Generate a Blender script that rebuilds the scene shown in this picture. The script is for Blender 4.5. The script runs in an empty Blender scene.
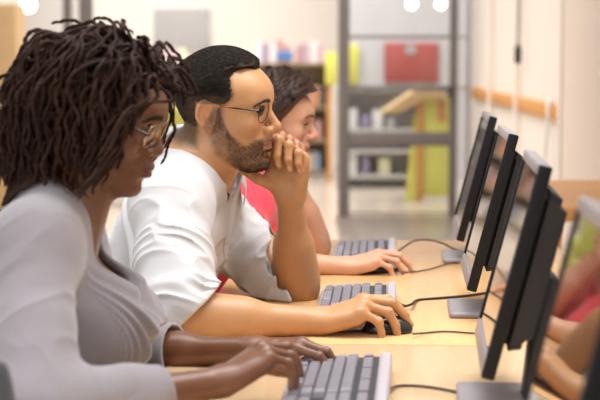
import bpy, bmesh, math, random
import numpy as np
from mathutils import Vector, Matrix

random.seed(7)
C = bpy.context.scene.collection
F32 = np.float32
CAM_Z, FPX, PITCH = 1.26, 1600.0, math.atan(150 / 1600)
DESK_Z = 0.75
TH = math.atan(90 / 1600 * math.cos(PITCH))          # the desk row is turned this much from the room


def U(px, py, y):
    """point of the room at depth y that the photograph shows at (px, py)"""
    dx, du = (px - 300) / FPX, (200 - py) / FPX
    fy = math.cos(PITCH) + du * math.sin(PITCH)
    fz = -math.sin(PITCH) + du * math.cos(PITCH)
    t = y / fy
    return np.array([dx * t, y, CAM_Z + fz * t])


def DK(a, b, z=0.0):
    """desk frame (a across towards the screens, b along the row) to room"""
    return Vector((a * math.cos(TH) + b * math.sin(TH), -a * math.sin(TH) + b * math.cos(TH), z))


# ------------------------------------------------------------------ objects
def link(o, parent=None):
    C.objects.link(o)
    if parent is not None:
        o.parent = parent
    return o


def empty(name, loc=(0, 0, 0), rz=0.0):
    o = bpy.data.objects.new(name, None)
    o.location = loc
    o.rotation_euler = (0, 0, rz)
    o.empty_display_size = .05
    return link(o)


def tag(o, label=None, cat=None, group=None, kind=None):
    if label: o['label'] = label
    if cat: o['category'] = cat
    if group: o['group'] = group
    if kind: o['kind'] = kind
    return o


def mesh_obj(name, V, Fc, mat, parent=None, smooth=True, cols=None):
    me = bpy.data.meshes.new(name)
    V = np.asarray(V, dtype=F32)
    Fc = np.asarray(Fc, dtype=np.int32)
    n = Fc.shape[1]
    me.vertices.add(len(V)); me.vertices.foreach_set('co', V.ravel())
    me.loops.add(Fc.size); me.loops.foreach_set('vertex_index', Fc.ravel())
    me.polygons.add(len(Fc))
    me.polygons.foreach_set('loop_start', np.arange(0, Fc.size, n, dtype=np.int32))
    me.polygons.foreach_set('use_smooth', np.full(len(Fc), smooth))
    me.update(calc_edges=True)
    if cols is not None:
        at = me.attributes.new('Col', 'FLOAT_COLOR', 'POINT')
        at.data.foreach_set('color', np.asarray(cols, dtype=F32).ravel())
    me.materials.append(mat)
    return link(bpy.data.objects.new(name, me), parent)


class MB:
    """collects boxes, tubes and prisms into one bmesh"""
    def __init__(s): s.bm = bmesh.new()

    def box(s, lo, hi, bevel=0.0, seg=2, M=None):
        r = bmesh.ops.create_cube(s.bm, size=1.0)
        vs = r['verts']
        lo, hi = Vector(lo), Vector(hi)
        for v in vs:
            v.co = Vector((lo[i] + (v.co[i] + .5) * (hi[i] - lo[i]) for i in range(3)))
        if bevel > 0:
            es = list({e for v in vs for e in v.link_edges})
            r2 = bmesh.ops.bevel(s.bm, geom=es, offset=bevel, segments=seg, affect='EDGES', profile=.5)
            vs = list({v for f in r2['faces'] for v in f.verts} | {v for v in vs if v.is_valid})
        if M is not None:
            bmesh.ops.transform(s.bm, matrix=M, verts=vs)
        return s

    def poly(s, pts, depth, axis, bevel=0, M=None):
        """prism: pts are 3D points of one face, extruded by vector depth"""
        vs = [s.bm.verts.new(p) for p in pts]
        f = s.bm.faces.new(vs)
        r = bmesh.ops.extrude_face_region(s.bm, geom=[f])
        nv = [g for g in r['geom'] if isinstance(g, bmesh.types.BMVert)]
        bmesh.ops.translate(s.bm, verts=nv, vec=Vector(axis) * depth)
        allv = vs + nv
        if bevel > 0:
            es = list({e for v in allv for e in v.link_edges})
            r2 = bmesh.ops.bevel(s.bm, geom=es, offset=bevel, segments=2, affect='EDGES')
            allv = list({v for f in r2['faces'] for v in f.verts} | {v for v in allv if v.is_valid})
        if M is not None:
            bmesh.ops.transform(s.bm, matrix=M, verts=allv)
        return s

    def tube(s, pts, r, n=8, closed=False, rb=None):
        pts = [Vector(p) for p in pts]
        rings = []
        N = len(pts)
        up = None
        for i, p in enumerate(pts):
            if closed:
                t = pts[(i + 1) % N] - pts[i - 1]
            else:
                t = pts[min(i + 1, N - 1)] - pts[max(i - 1, 0)]
            t.normalize()
            if up is None:
                up = Vector((0, 0, 1)) if abs(t.z) < .9 else Vector((1, 0, 0))
            a = t.cross(up).normalized()
            up = a.cross(t).normalized()
            ri = r if not callable(r) else r(i / max(1, N - 1))
            rj = ri if rb is None else rb
            rings.append([s.bm.verts.new(p + a * ri * math.cos(k * 2 * math.pi / n) + up * rj * math.sin(k * 2 * math.pi / n)) for k in range(n)])
        m = N if closed else N - 1
        for i in range(m):
            A, B = rings[i], rings[(i + 1) % N]
            for k in range(n):
                s.bm.faces.new((A[k], A[(k + 1) % n], B[(k + 1) % n], B[k]))
        if not closed:
            s.bm.faces.new(rings[0][::-1]); s.bm.faces.new(rings[-1])
        return s

    def cyl(s, c, r, h, n=24, r2=None, M=None, bevel=0):
        v0 = set(s.bm.verts)
        bmesh.ops.create_cone(s.bm, cap_ends=True, segments=n, radius1=r, radius2=r if r2 is None else r2, depth=h,
                              matrix=Matrix.Translation(Vector(c) + Vector((0, 0, h / 2))))
        vs = [v for v in s.bm.verts if v not in v0]
        if bevel:
            es = [e for e in {e for v in vs for e in v.link_edges} if len(e.link_faces) == 2 and any(len(f.verts) > 4 for f in e.link_faces)]
            bmesh.ops.bevel(s.bm, geom=es, offset=bevel, segments=2, affect='EDGES')
            vs = [v for v in s.bm.verts if v not in v0]
        if M is not None:
            bmesh.ops.transform(s.bm, matrix=M, verts=vs)
        return s

    def build(s, name, mat, parent=None, smooth=True, ang=35):
        me = bpy.data.meshes.new(name)
        bmesh.ops.recalc_face_normals(s.bm, faces=s.bm.faces)
        s.bm.to_mesh(me); s.bm.free()
        me.materials.append(mat)
        if smooth:
            me.polygons.foreach_set('use_smooth', np.full(len(me.polygons), True))
            me.set_sharp_from_angle(angle=math.radians(ang))
        return link(bpy.data.objects.new(name, me), parent)


def tube_mesh(paths, radii, n=5):
    """many tubes at once: paths (S,K,3), radii (S,K) -> V, quads"""
    P = np.asarray(paths, dtype=np.float64)
    S, K, _ = P.shape
    T = np.gradient(P, axis=1)
    T /= np.linalg.norm(T, axis=2, keepdims=True) + 1e-12
    ref = np.zeros((S, 1, 3)); ref[..., 2] = 1
    bad = np.abs(T[:, :1, 2]) > .85
    ref = np.where(bad[..., None], np.array([1., .3, 0]), ref)
    A = np.cross(T, np.broadcast_to(ref, P.shape))
    A /= np.linalg.norm(A, axis=2, keepdims=True) + 1e-12
    B = np.cross(T, A)
    R = np.asarray(radii)[..., None]
    ang = np.arange(n) * 2 * np.pi / n
    V = P[:, :, None] + (A[:, :, None] * np.cos(ang)[None, None, :, None] + B[:, :, None] * np.sin(ang)[None, None, :, None]) * R[:, :, None]
    idx = np.arange(S * K * n).reshape(S, K, n)
    a, b = idx[:, :-1], idx[:, 1:]
    q = np.stack([a, np.roll(a, -1, 2), np.roll(b, -1, 2), b], -1).reshape(-1, 4)
    return V.reshape(-1, 3), q


# ------------------------------------------------------------------ signed distance modelling
def nrm(v):
    v = np.asarray(v, dtype=float)
    return v / np.linalg.norm(v)


def smin(a, b, k):
    if k <= 0: return np.minimum(a, b)
    h = np.maximum(k - np.abs(a - b), 0) / k
    return np.minimum(a, b) - h * h * k * .25


def smax(a, b, k): return -smin(-a, -b, k)


def s_cap(P, a, b, ra, rb=None):
    rb = ra if rb is None else rb
    a = np.asarray(a, dtype=F32); b = np.asarray(b, dtype=F32)
    ba = b - a
    d = P - a
    t = np.clip(d @ ba / max(float(ba @ ba), 1e-12), 0, 1)
    d = d - t[:, None] * ba
    return np.sqrt(np.einsum('ij,ij->i', d, d)) - (ra + (rb - ra) * t)


def s_ell(P, c, r, R=None):
    d = P - np.asarray(c, dtype=F32)
    if R is not None: d = d @ np.asarray(R, dtype=F32)          # columns of R are the ellipsoid's axes
    r = np.asarray(r, dtype=F32)
    q = d / r
    k0 = np.sqrt(np.einsum('ij,ij->i', q, q)) + 1e-9
    q = q / r
    k1 = np.sqrt(np.einsum('ij,ij->i', q, q)) + 1e-9
    return k0 * (k0 - 1) / k1


def s_sph(P, c, r):
    d = P - np.asarray(c, dtype=F32)
    return np.sqrt(np.einsum('ij,ij->i', d, d)) - r


def s_box(P, c, h, r, R=None):
    d = P - np.asarray(c, dtype=F32)
    if R is not None: d = d @ np.asarray(R, dtype=F32)
    q = np.abs(d) - (np.asarray(h, dtype=F32) - r)
    o = np.maximum(q, 0)
    return np.sqrt(np.einsum('ij,ij->i', o, o)) + np.minimum(q.max(1), 0) - r


def poly_cap(P, pts, rs, k=.0):
    d = None
    for i in range(len(pts) - 1):
        e = s_cap(P, pts[i], pts[i + 1], rs[i], rs[i + 1])
        d = e if d is None else smin(d, e, k)
    return d


def noise3(P, s, seed=0):
    """smooth value noise, about -1..1"""
    q = P.astype(F32) / s + seed * 17.13
    i = np.floor(q).astype(np.int32); f = q - i
    f = f * f * (3 - 2 * f)
    def h(x, y, z):
        n = (x * 374761393 + y * 668265263 + z * 1274126177 + seed * 974634541) & 0x7fffffff
        n = (n ^ (n >> 13)) * 1103515245 & 0x7fffffff
        return ((n ^ (n >> 16)) & 0xffff).astype(F32) / 32767.5 - 1
    i = i.astype(np.int64)
    x, y, z = i[:, 0], i[:, 1], i[:, 2]
    fx, fy, fz = f[:, 0], f[:, 1], f[:, 2]
    def L(a, b, t): return a + (b - a) * t
    return L(L(L(h(x, y, z), h(x + 1, y, z), fx), L(h(x, y + 1, z), h(x + 1, y + 1, z), fx), fy),
             L(L(h(x, y, z + 1), h(x + 1, y, z + 1), fx), L(h(x, y + 1, z + 1), h(x + 1, y + 1, z + 1), fx), fy), fz)


def parts_sdf(parts, k_def=.01):
    """parts: (fn, lo, hi, k); each is only evaluated near its own box"""
    def f(P):
        d = np.full(len(P), .2, dtype=F32)
        for fn, lo, hi, k in parts:
            m = np.all((P > np.asarray(lo) - .05) & (P < np.asarray(hi) + .05), axis=1)
            if m.any():
                d[m] = smin(d[m], fn(P[m]).astype(F32), k)
        return d
    return f


def polygonise(fn, lo, hi, h, B=8):
    """surface nets over the blocks of a grid that the surface crosses"""
    lo = np.asarray(lo, dtype=float); hi = np.asarray(hi, dtype=float)
    nb = np.ceil((hi - lo) / (h * B)).astype(int)
    gi = np.stack(np.meshgrid(*[np.arange(n) for n in nb], indexing='ij'), -1).reshape(-1, 3)
    keep = []
    for c in range(0, len(gi), 60000):
        g = gi[c:c + 60000]
        P = (lo + (g + .5) * h * B).astype(F32)
        keep.append(g[np.abs(fn(P)) < h * B * 1.75])
    gi = np.concatenate(keep)
    N = nb * B + 2
    loc = np.stack(np.meshgrid(*[np.arange(B + 1)] * 3, indexing='ij'), -1).reshape(-1, 3)
    Vs, Ks, Qs = [], [], []
    def key(a): return (a[..., 0].astype(np.int64) * N[1] + a[..., 1]) * N[2] + a[..., 2]
    for c in range(0, len(gi), 400):
        g = gi[c:c + 400] * B
        ijk = g[:, None] + loc[None]
        P = (lo + ijk.reshape(-1, 3) * h).astype(F32)
        D = fn(P).reshape(len(g), B + 1, B + 1, B + 1).astype(F32)
        D = np.where(D == 0, 1e-7, D)
        S = D < 0
        # cell vertices
        cs = [S[:, i:B + i, j:B + j, k:B + k] for i in (0, 1) for j in (0, 1) for k in (0, 1)]
        cnt = sum(x.astype(np.int8) for x in cs)
        act = np.argwhere((cnt > 0) & (cnt < 8))
        if len(act) == 0: continue
        b, i, j, k = act.T
        acc = np.zeros((len(act), 3)); n = np.zeros(len(act))
        corner = {}
        for ci in (0, 1):
            for cj in (0, 1):
                for ck in (0, 1):
                    corner[ci, cj, ck] = D[b, i + ci, j + cj, k + ck]
        for ax in range(3):
            for u in (0, 1):
                for v in (0, 1):
                    o = [u, v]; o.insert(ax, 0); e = list(o); e[ax] = 1
                    d0, d1 = corner[tuple(o)], corner[tuple(e)]
                    m = (d0 < 0) != (d1 < 0)
                    t = np.where(m, d0 / np.where(m, d0 - d1, 1), 0)
                    p = np.empty((len(act), 3)); p[:] = o; p[:, ax] += t
                    acc += p * m[:, None]; n += m
        cell = g[b] + act[:, 1:]
        Vs.append(lo + (cell + acc / n[:, None]) * h); Ks.append(key(cell))
        for ax in range(3):
            sl0 = [slice(0, B)] * 3; sl1 = list(sl0); sl1[ax] = slice(1, B + 1)
            s0 = S[(slice(None),) + tuple(sl0)]; s1 = S[(slice(None),) + tuple(sl1)]
            e = np.argwhere(s0 != s1)
            if len(e) == 0: continue
            nd = g[e[:, 0]] + e[:, 1:]
            ins = s0[tuple(e.T)]
            a1, a2 = (ax + 1) % 3, (ax + 2) % 3
            qs = []
            for (u, v) in ((1, 1), (0, 1), (0, 0), (1, 0)):
                q = nd.copy(); q[:, a1] -= u; q[:, a2] -= v
                qs.append(key(q))
            q = np.stack(qs, 1)
            q[~ins] = q[~ins][:, ::-1]
            Qs.append(q)
    V = np.concatenate(Vs); K = np.concatenate(Ks); Q = np.concatenate(Qs)
    K, ui = np.unique(K, return_index=True); V = V[ui]
    ix = np.searchsorted(K, Q).clip(0, len(K) - 1)
    ok = (K[ix] == Q).all(1)
    return V, ix[ok].astype(np.int32)


def keep_largest(V, Q, minfrac=.05):
    """drop stray islands"""
    n = len(V)
    lab = np.arange(n)
    for _ in range(400):
        m = lab[Q].min(1)
        new = lab.copy()
        for c in range(4): np.minimum.at(new, Q[:, c], m)
        new = new[new]
        if (new == lab).all(): break
        lab = new
    u, inv, cnt = np.unique(lab, return_inverse=True, return_counts=True)
    good = cnt[inv] >= minfrac * cnt.max()
    f = good[Q].all(1)
    remap = np.cumsum(good) - 1
    return V[good], remap[Q[f]].astype(np.int32)


def grad(fn, P, e=.001):
    P = P.astype(F32)
    g = np.stack([fn(P + np.eye(3, dtype=F32)[i] * e) - fn(P - np.eye(3, dtype=F32)[i] * e) for i in range(3)], 1)
    return g / (np.linalg.norm(g, axis=1, keepdims=True) + 1e-9)


def project(fn, P, off=0.0, it=6):
    P = np.array(P, dtype=F32)
    for _ in range(it):
        d = fn(P) - off
        P = P - grad(fn, P) * d[:, None] * .9
    return P


def rot(ax, deg):
    return np.array(Matrix.Rotation(math.radians(deg), 3, ax))
# ------------------------------------------------------------------ materials
def new_mat(name):
    m = bpy.data.materials.new(name); m.use_nodes = True
    nt = m.node_tree
    return m, nt, nt.nodes['Principled BSDF']


def srgb(r, g, b):
    f = lambda c: ((c / 255 + .055) / 1.055) ** 2.4 if c > 10 else c / 255 / 12.92
    return (f(r), f(g), f(b), 1)


def mat(name, col, rough=.5, metal=0.0, noise=None, bump=None, spec=.5, coat=0, sheen=0, emit=None, sss=0):
    """noise: (scale, amount) mottles the colour; bump: (scale, strength)"""
    m, nt, p = new_mat(name)
    p.inputs['Base Color'].default_value = col
    p.inputs['Roughness'].default_value = rough
    p.inputs['Metallic'].default_value = metal
    p.inputs['Specular IOR Level'].default_value = spec
    p.inputs['Coat Weight'].default_value = coat
    if sheen:
        p.inputs['Sheen Weight'].default_value = sheen
    if sss:
        p.inputs['Subsurface Weight'].default_value = sss
        p.inputs['Subsurface Radius'].default_value = (.012, .005, .003)
        p.inputs['Subsurface Scale'].default_value = 1.0
    tc = nt.nodes.new('ShaderNodeTexCoord')
    if noise:
        n = nt.nodes.new('ShaderNodeTexNoise'); n.inputs['Scale'].default_value = noise[0]; n.inputs['Detail'].default_value = 4
        nt.links.new(tc.outputs['Object'], n.inputs['Vector'])
        mx = nt.nodes.new('ShaderNodeMix'); mx.data_type = 'RGBA'
        mx.inputs[6].default_value = tuple(c * (1 - noise[1]) for c in col[:3]) + (1,)
        mx.inputs[7].default_value = tuple(min(1, c * (1 + noise[1])) for c in col[:3]) + (1,)
        nt.links.new(n.outputs['Fac'], mx.inputs[0]); nt.links.new(mx.outputs[2], p.inputs['Base Color'])
    if bump:
        n = nt.nodes.new('ShaderNodeTexNoise'); n.inputs['Scale'].default_value = bump[0]; n.inputs['Detail'].default_value = 5
        nt.links.new(tc.outputs['Object'], n.inputs['Vector'])
        b = nt.nodes.new('ShaderNodeBump'); b.inputs['Strength'].default_value = bump[1]; b.inputs['Distance'].default_value = .002
        nt.links.new(n.outputs['Fac'], b.inputs['Height']); nt.links.new(b.outputs['Normal'], p.inputs['Normal'])
    if emit:
        p.inputs['Emission Color'].default_value = emit[0]; p.inputs['Emission Strength'].default_value = emit[1]
    return m


def skin_mat(name, rough=.42, spec=.45, mott=.10):
    m, nt, p = new_mat(name)
    at = nt.nodes.new('ShaderNodeAttribute'); at.attribute_name = 'Col'
    tc = nt.nodes.new('ShaderNodeTexCoord')
    n = nt.nodes.new('ShaderNodeTexNoise'); n.inputs['Scale'].default_value = 35; n.inputs['Detail'].default_value = 6
    nt.links.new(tc.outputs['Object'], n.inputs['Vector'])
    r = nt.nodes.new('ShaderNodeMapRange'); r.inputs['To Min'].default_value = 1 - mott; r.inputs['To Max'].default_value = 1 + mott
    nt.links.new(n.outputs['Fac'], r.inputs['Value'])
    mx = nt.nodes.new('ShaderNodeMix'); mx.data_type = 'RGBA'; mx.blend_type = 'MULTIPLY'; mx.inputs[0].default_value = 1
    nt.links.new(at.outputs['Color'], mx.inputs[6]); nt.links.new(r.outputs['Result'], mx.inputs[7])
    nt.links.new(mx.outputs[2], p.inputs['Base Color'])
    p.inputs['Roughness'].default_value = rough
    p.inputs['Specular IOR Level'].default_value = spec
    p.inputs['Subsurface Weight'].default_value = .12
    p.inputs['Subsurface Radius'].default_value = (.010, .004, .002)
    p.inputs['Subsurface Scale'].default_value = 1.0
    n2 = nt.nodes.new('ShaderNodeTexNoise'); n2.inputs['Scale'].default_value = 420; n2.inputs['Detail'].default_value = 3
    nt.links.new(tc.outputs['Object'], n2.inputs['Vector'])
    b = nt.nodes.new('ShaderNodeBump'); b.inputs['Strength'].default_value = .12; b.inputs['Distance'].default_value = .001
    nt.links.new(n2.outputs['Fac'], b.inputs['Height']); nt.links.new(b.outputs['Normal'], p.inputs['Normal'])
    return m


def fabric(name, col, scale=900, rough=.9, sheen=.3, wear=.04):
    m, nt, p = new_mat(name)
    tc = nt.nodes.new('ShaderNodeTexCoord')
    n = nt.nodes.new('ShaderNodeTexNoise'); n.inputs['Scale'].default_value = scale; n.inputs['Detail'].default_value = 2
    nt.links.new(tc.outputs['Object'], n.inputs['Vector'])
    mx = nt.nodes.new('ShaderNodeMix'); mx.data_type = 'RGBA'
    mx.inputs[6].default_value = tuple(c * (1 - wear) for c in col[:3]) + (1,)
    mx.inputs[7].default_value = tuple(min(1, c * (1 + wear)) for c in col[:3]) + (1,)
    nt.links.new(n.outputs['Fac'], mx.inputs[0]); nt.links.new(mx.outputs[2], p.inputs['Base Color'])
    p.inputs['Roughness'].default_value = rough; p.inputs['Sheen Weight'].default_value = sheen
    p.inputs['Specular IOR Level'].default_value = .2
    n2 = nt.nodes.new('ShaderNodeTexNoise'); n2.inputs['Scale'].default_value = 28; n2.inputs['Detail'].default_value = 5
    nt.links.new(tc.outputs['Object'], n2.inputs['Vector'])
    b = nt.nodes.new('ShaderNodeBump'); b.inputs['Strength'].default_value = .25; b.inputs['Distance'].default_value = .004
    nt.links.new(n2.outputs['Fac'], b.inputs['Height']); nt.links.new(b.outputs['Normal'], p.inputs['Normal'])
    return m


def glass_mat(name, tint=(1, 1, 1, 1), refl=.5):
    """thin clear pane: looks straight through, mirrors at grazing angles"""
    m = bpy.data.materials.new(name); m.use_nodes = True
    nt = m.node_tree; nt.nodes.clear()
    o = nt.nodes.new('ShaderNodeOutputMaterial')
    t = nt.nodes.new('ShaderNodeBsdfTransparent'); t.inputs[0].default_value = tint
    g = nt.nodes.new('ShaderNodeBsdfGlossy'); g.inputs['Roughness'].default_value = .02
    f = nt.nodes.new('ShaderNodeFresnel'); f.inputs[0].default_value = 1.45
    mm = nt.nodes.new('ShaderNodeMath'); mm.operation = 'MULTIPLY'; mm.inputs[1].default_value = refl
    x = nt.nodes.new('ShaderNodeMixShader')
    nt.links.new(f.outputs[0], mm.inputs[0]); nt.links.new(mm.outputs[0], x.inputs[0])
    nt.links.new(t.outputs[0], x.inputs[1]); nt.links.new(g.outputs[0], x.inputs[2]); nt.links.new(x.outputs[0], o.inputs[0])
    return m
# ------------------------------------------------------------------ head
Z_T = np.array([-.102, -.094, -.084, -.070, -.055, -.040, -.020, .000, .020, .040, .060, .080])
F_T = np.array([.078, .090, .0945, .0905, .0900, .0905, .0895, .0885, .0865, .0925, .0945, .0900])
B_T = np.array([.030, .012, .000, -.016, -.030, -.045, -.058, -.072, -.081, -.085, -.085, -.081])
W_T = np.array([.016, .027, .036, .0465, .0535, .0580, .0620, .0655, .0680, .0700, .0705, .0690])
C_T = np.array([.058, .050, .042, .032, .024, .020, .016, .012, .010, .006, .0, .0])
EYE = (.0720, .0315, .0230)


class Head:
    def __init__(s, o, yaw, pitch, roll=0, scale=1.0, nose_w=1.0, nose_tip=(.1175, 0, -.012), lips=1.0, lip_fwd=0.0,
                 jaw=1.0, lid=.45, chin=0.0):
        s.o = np.asarray(o, dtype=F32)
        # x forward, y to the head's left, z up
        R = Matrix.Rotation(math.radians(yaw), 3, 'Z') @ Matrix.Rotation(math.radians(pitch), 3, 'Y') @ Matrix.Rotation(math.radians(roll), 3, 'X')
        s.R = np.array(R, dtype=F32); s.s = scale
        s.nw, s.nt, s.lips, s.lf, s.jaw, s.lid, s.ch = nose_w, nose_tip, lips, lip_fwd, jaw, lid, chin

    def loc(s, P): return ((P - s.o) @ s.R / s.s).astype(F32)
    def wld(s, p): return (np.asarray(p) * s.s) @ s.R.T + s.o
    def dirw(s, v): return np.asarray(v) @ s.R.T

    def bounds(s):
        r = .165 * s.s
        return s.o - r, s.o + r

    def base(s, p):
        """skull and face without ears, nose, lips"""
        x, y, z = p.T
        zz = np.clip(z, -.102, .08)
        F, Bk, W, c = (np.interp(zz, Z_T, t).astype(F32) for t in (F_T, B_T, W_T, C_T))
        low = np.clip((-zz - .03) / .05, 0, 1)
        W = W * (1 + (s.jaw - 1) * low)
        F = F + s.ch * np.clip((-zz - .06) / .03, 0, 1)
        u = np.where(x > c, (x - c) / (F - c), (x - c) / (Bk - c))
        v = np.abs(y) / W
        g = np.sqrt(np.sqrt(np.abs(u) ** 4 * .6 + v ** 4 * .6 + .8 * u * u * v * v) ) if False else (np.abs(u) ** 2.35 + v ** 2.35) ** (1 / 2.35)
        d = (g - 1) * np.minimum(W, F - c) * .95
        d = smax(d, np.abs(z + .011) - .091, .03)
        d = smin(d, s_ell(p, (.001, 0, .0435), (.0905, .0765, .0825)), .022)
        return d

    def sdf(s, P):
        p = s.loc(P)
        q = p.copy(); q[:, 1] = np.abs(q[:, 1])
        d = s.base(p)
        # forehead, brow, cheek, jaw
        d = smin(d, s_cap(q, (.0845, .010, .0385), (.070, .044, .0405), .0095, .0075), .016)
        d = smin(d, s_ell(q, (.055, .047, -.006), (.024, .0175, .017)), .02)
        d = smin(d, s_cap(q, (.012, .046 * s.jaw, -.052), (.066, .022 * s.jaw, -.084), .0115, .011), .022)
        d = smin(d, s_ell(p, (.083 + s.ch, 0, -.083), (.0145, .017, .0125)), .016)
        # eye sockets
        d = smax(d, -s_ell(q, (.094, .033, .0220), (.0155, .0185, .0105)), .014)
        # eyeball bulge with lids, opened between upper and lower lid
        e = q - np.asarray(EYE, dtype=F32)
        lid = s_sph(q, EYE, .0138)
        d = smin(d, lid, .004)
        ang = np.degrees(np.arctan2(e[:, 2], np.maximum(e[:, 0], 1e-4)))
        edge = 1 - np.clip(np.abs(e[:, 1]) / .0125, 0, 1) ** 2
        up, lo = s.lid * 40 * edge - 8, -22 * edge - 4
        op = np.maximum(np.maximum(ang - up, lo - ang) * .00022, -e[:, 0] + .002)
        op = np.maximum(op, np.abs(e[:, 1]) - .0125)
        op = np.maximum(op, s_sph(q, EYE, .017))
        d = smax(d, -op, .001)
        # upper lid fold
        # nose
        nt = np.asarray(s.nt, dtype=float)
        w = s.nw
        d = smin(d, s_cap(p, (.083, 0, .030), (nt[0] - .0095, 0, nt[2] + .006), .0068, .0080 * (.6 + .4 * w)), .012)
        d = smin(d, s_ell(p, (nt[0] - .0115, 0, nt[2]), (.0115, .0105 * w, .0095)), .007)
        d = smin(d, s_ell(q, (nt[0] - .0225, .0115 * w, nt[2] - .0045), (.0115, .0072 * w, .0080)), .006)
        d = smin(d, s_cap(p, (nt[0] - .012, 0, nt[2] - .008), (.088, 0, nt[2] - .0150), .0045, .0055), .006)
        d = smax(d, -s_ell(q, (nt[0] - .0175, .0066 * w, nt[2] - .0125), (.0062, .0034 * w, .0050)), .003)
        # muzzle and lips
        L, f = s.lips, s.lf
        d = smin(d, s_ell(p, (.078 + f, 0, -.045), (.021, .027, .021)), .016)
        d = smax(d, -s_cap(p, (.104 + f, 0, -.027), (.1025 + f, 0, -.034), .0022), .006)
        ul = poly_cap(q, [(.0965 + f, 0, -.0395), (.0950 + f, .010, -.0395), (.083 + f * .7, .0235, -.0462)], [.0052 * L, .0050 * L, .0022])
        ll = poly_cap(q, [(.0950 + f, 0, -.0525), (.0935 + f, .009, -.0522), (.083 + f * .7, .0225, -.0470)], [.0056 * L, .0054 * L, .0020])
        d = smin(d, ul, .004); d = smin(d, ll, .004)
        slit = poly_cap(q, [(.1035 + f, 0, -.0458), (.101 + f, .011, -.0453), (.085 + f * .7, .0255, -.0470)], [.0016, .0016, .0010])
        d = smax(d, -slit, .0035)
        d = smax(d, -s_cap(q, (.0985 + f, .0, -.0635), (.094 + f, .012, -.0630), .0030), .010)
        # ears
        E = np.array(Matrix.Rotation(math.radians(-19), 3, 'Z') @ Matrix.Rotation(math.radians(-12), 3, 'Y'), dtype=F32)
        c = np.array((-.006, .0785, .009), dtype=F32)
        l = (q - c) @ E
        ex, ey, ez = l.T
        hx = np.where(ez > 0, .0195, .0145 + .004 * np.clip(1 + ez / .02, 0, 1))
        rr = np.sqrt((ex / hx) ** 2 + (ez / .0315) ** 2)
        disc = np.sqrt(np.maximum((rr - .92) * .018, 0) ** 2 + (ey + .0012) ** 2) - .0022
        rim_d = np.where(ez > -.018, np.abs(rr - .90) * .019, .02)
        rim = np.sqrt(rim_d ** 2 + (ey - .0022) ** 2) - .0033
        anti = np.sqrt((np.abs(np.sqrt(((ex - .003) / .0105) ** 2 + ((ez + .002) / .018) ** 2) - 1) * .0120) ** 2 + (ey - .0005) ** 2) - .0026
        anti = np.where(ex > .008, .02, anti)
        lobe = s_ell(l, (.002, .0, -.0255), (.0085, .0036, .0080))
        trag = s_ell(l, (.0125, .0005, -.004), (.0045, .0030, .0060))
        ear = smin(smin(disc, rim, .004), smin(smin(anti, lobe, .008), trag, .003), .003)
        ear = smax(ear, -s_ell(l, (.0045, .0045, -.006), (.0080, .0110, .0095)), .0025)
        ear = smax(ear, -s_ell(l, (-.002, .0035, .015), (.0075, .0035, .0070)), .002)
        root = s_ell(l, (.006, -.013, -.002), (.011, .012, .020))
        ear = smin(ear, root, .006)
        d = smin(d, ear, .004)
        return d * s.s

    def scalp(s, P):
        return s.base(s.loc(P)) * s.s


# ------------------------------------------------------------------ hand
F_MCP = [(.0880, .0245, .002), (.0910, .0045, .005), (.0850, -.0150, .003), (.0760, -.0320, -.002)]
F_LEN = [(.042, .025, .021), (.046, .029, .022), (.043, .027, .022), (.034, .020, .019)]
F_RAD = [(.0093, .0086, .0078, .0064), (.0095, .0088, .0078, .0065), (.0090, .0083, .0075, .0062), (.0080, .0072, .0066, .0055)]


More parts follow.
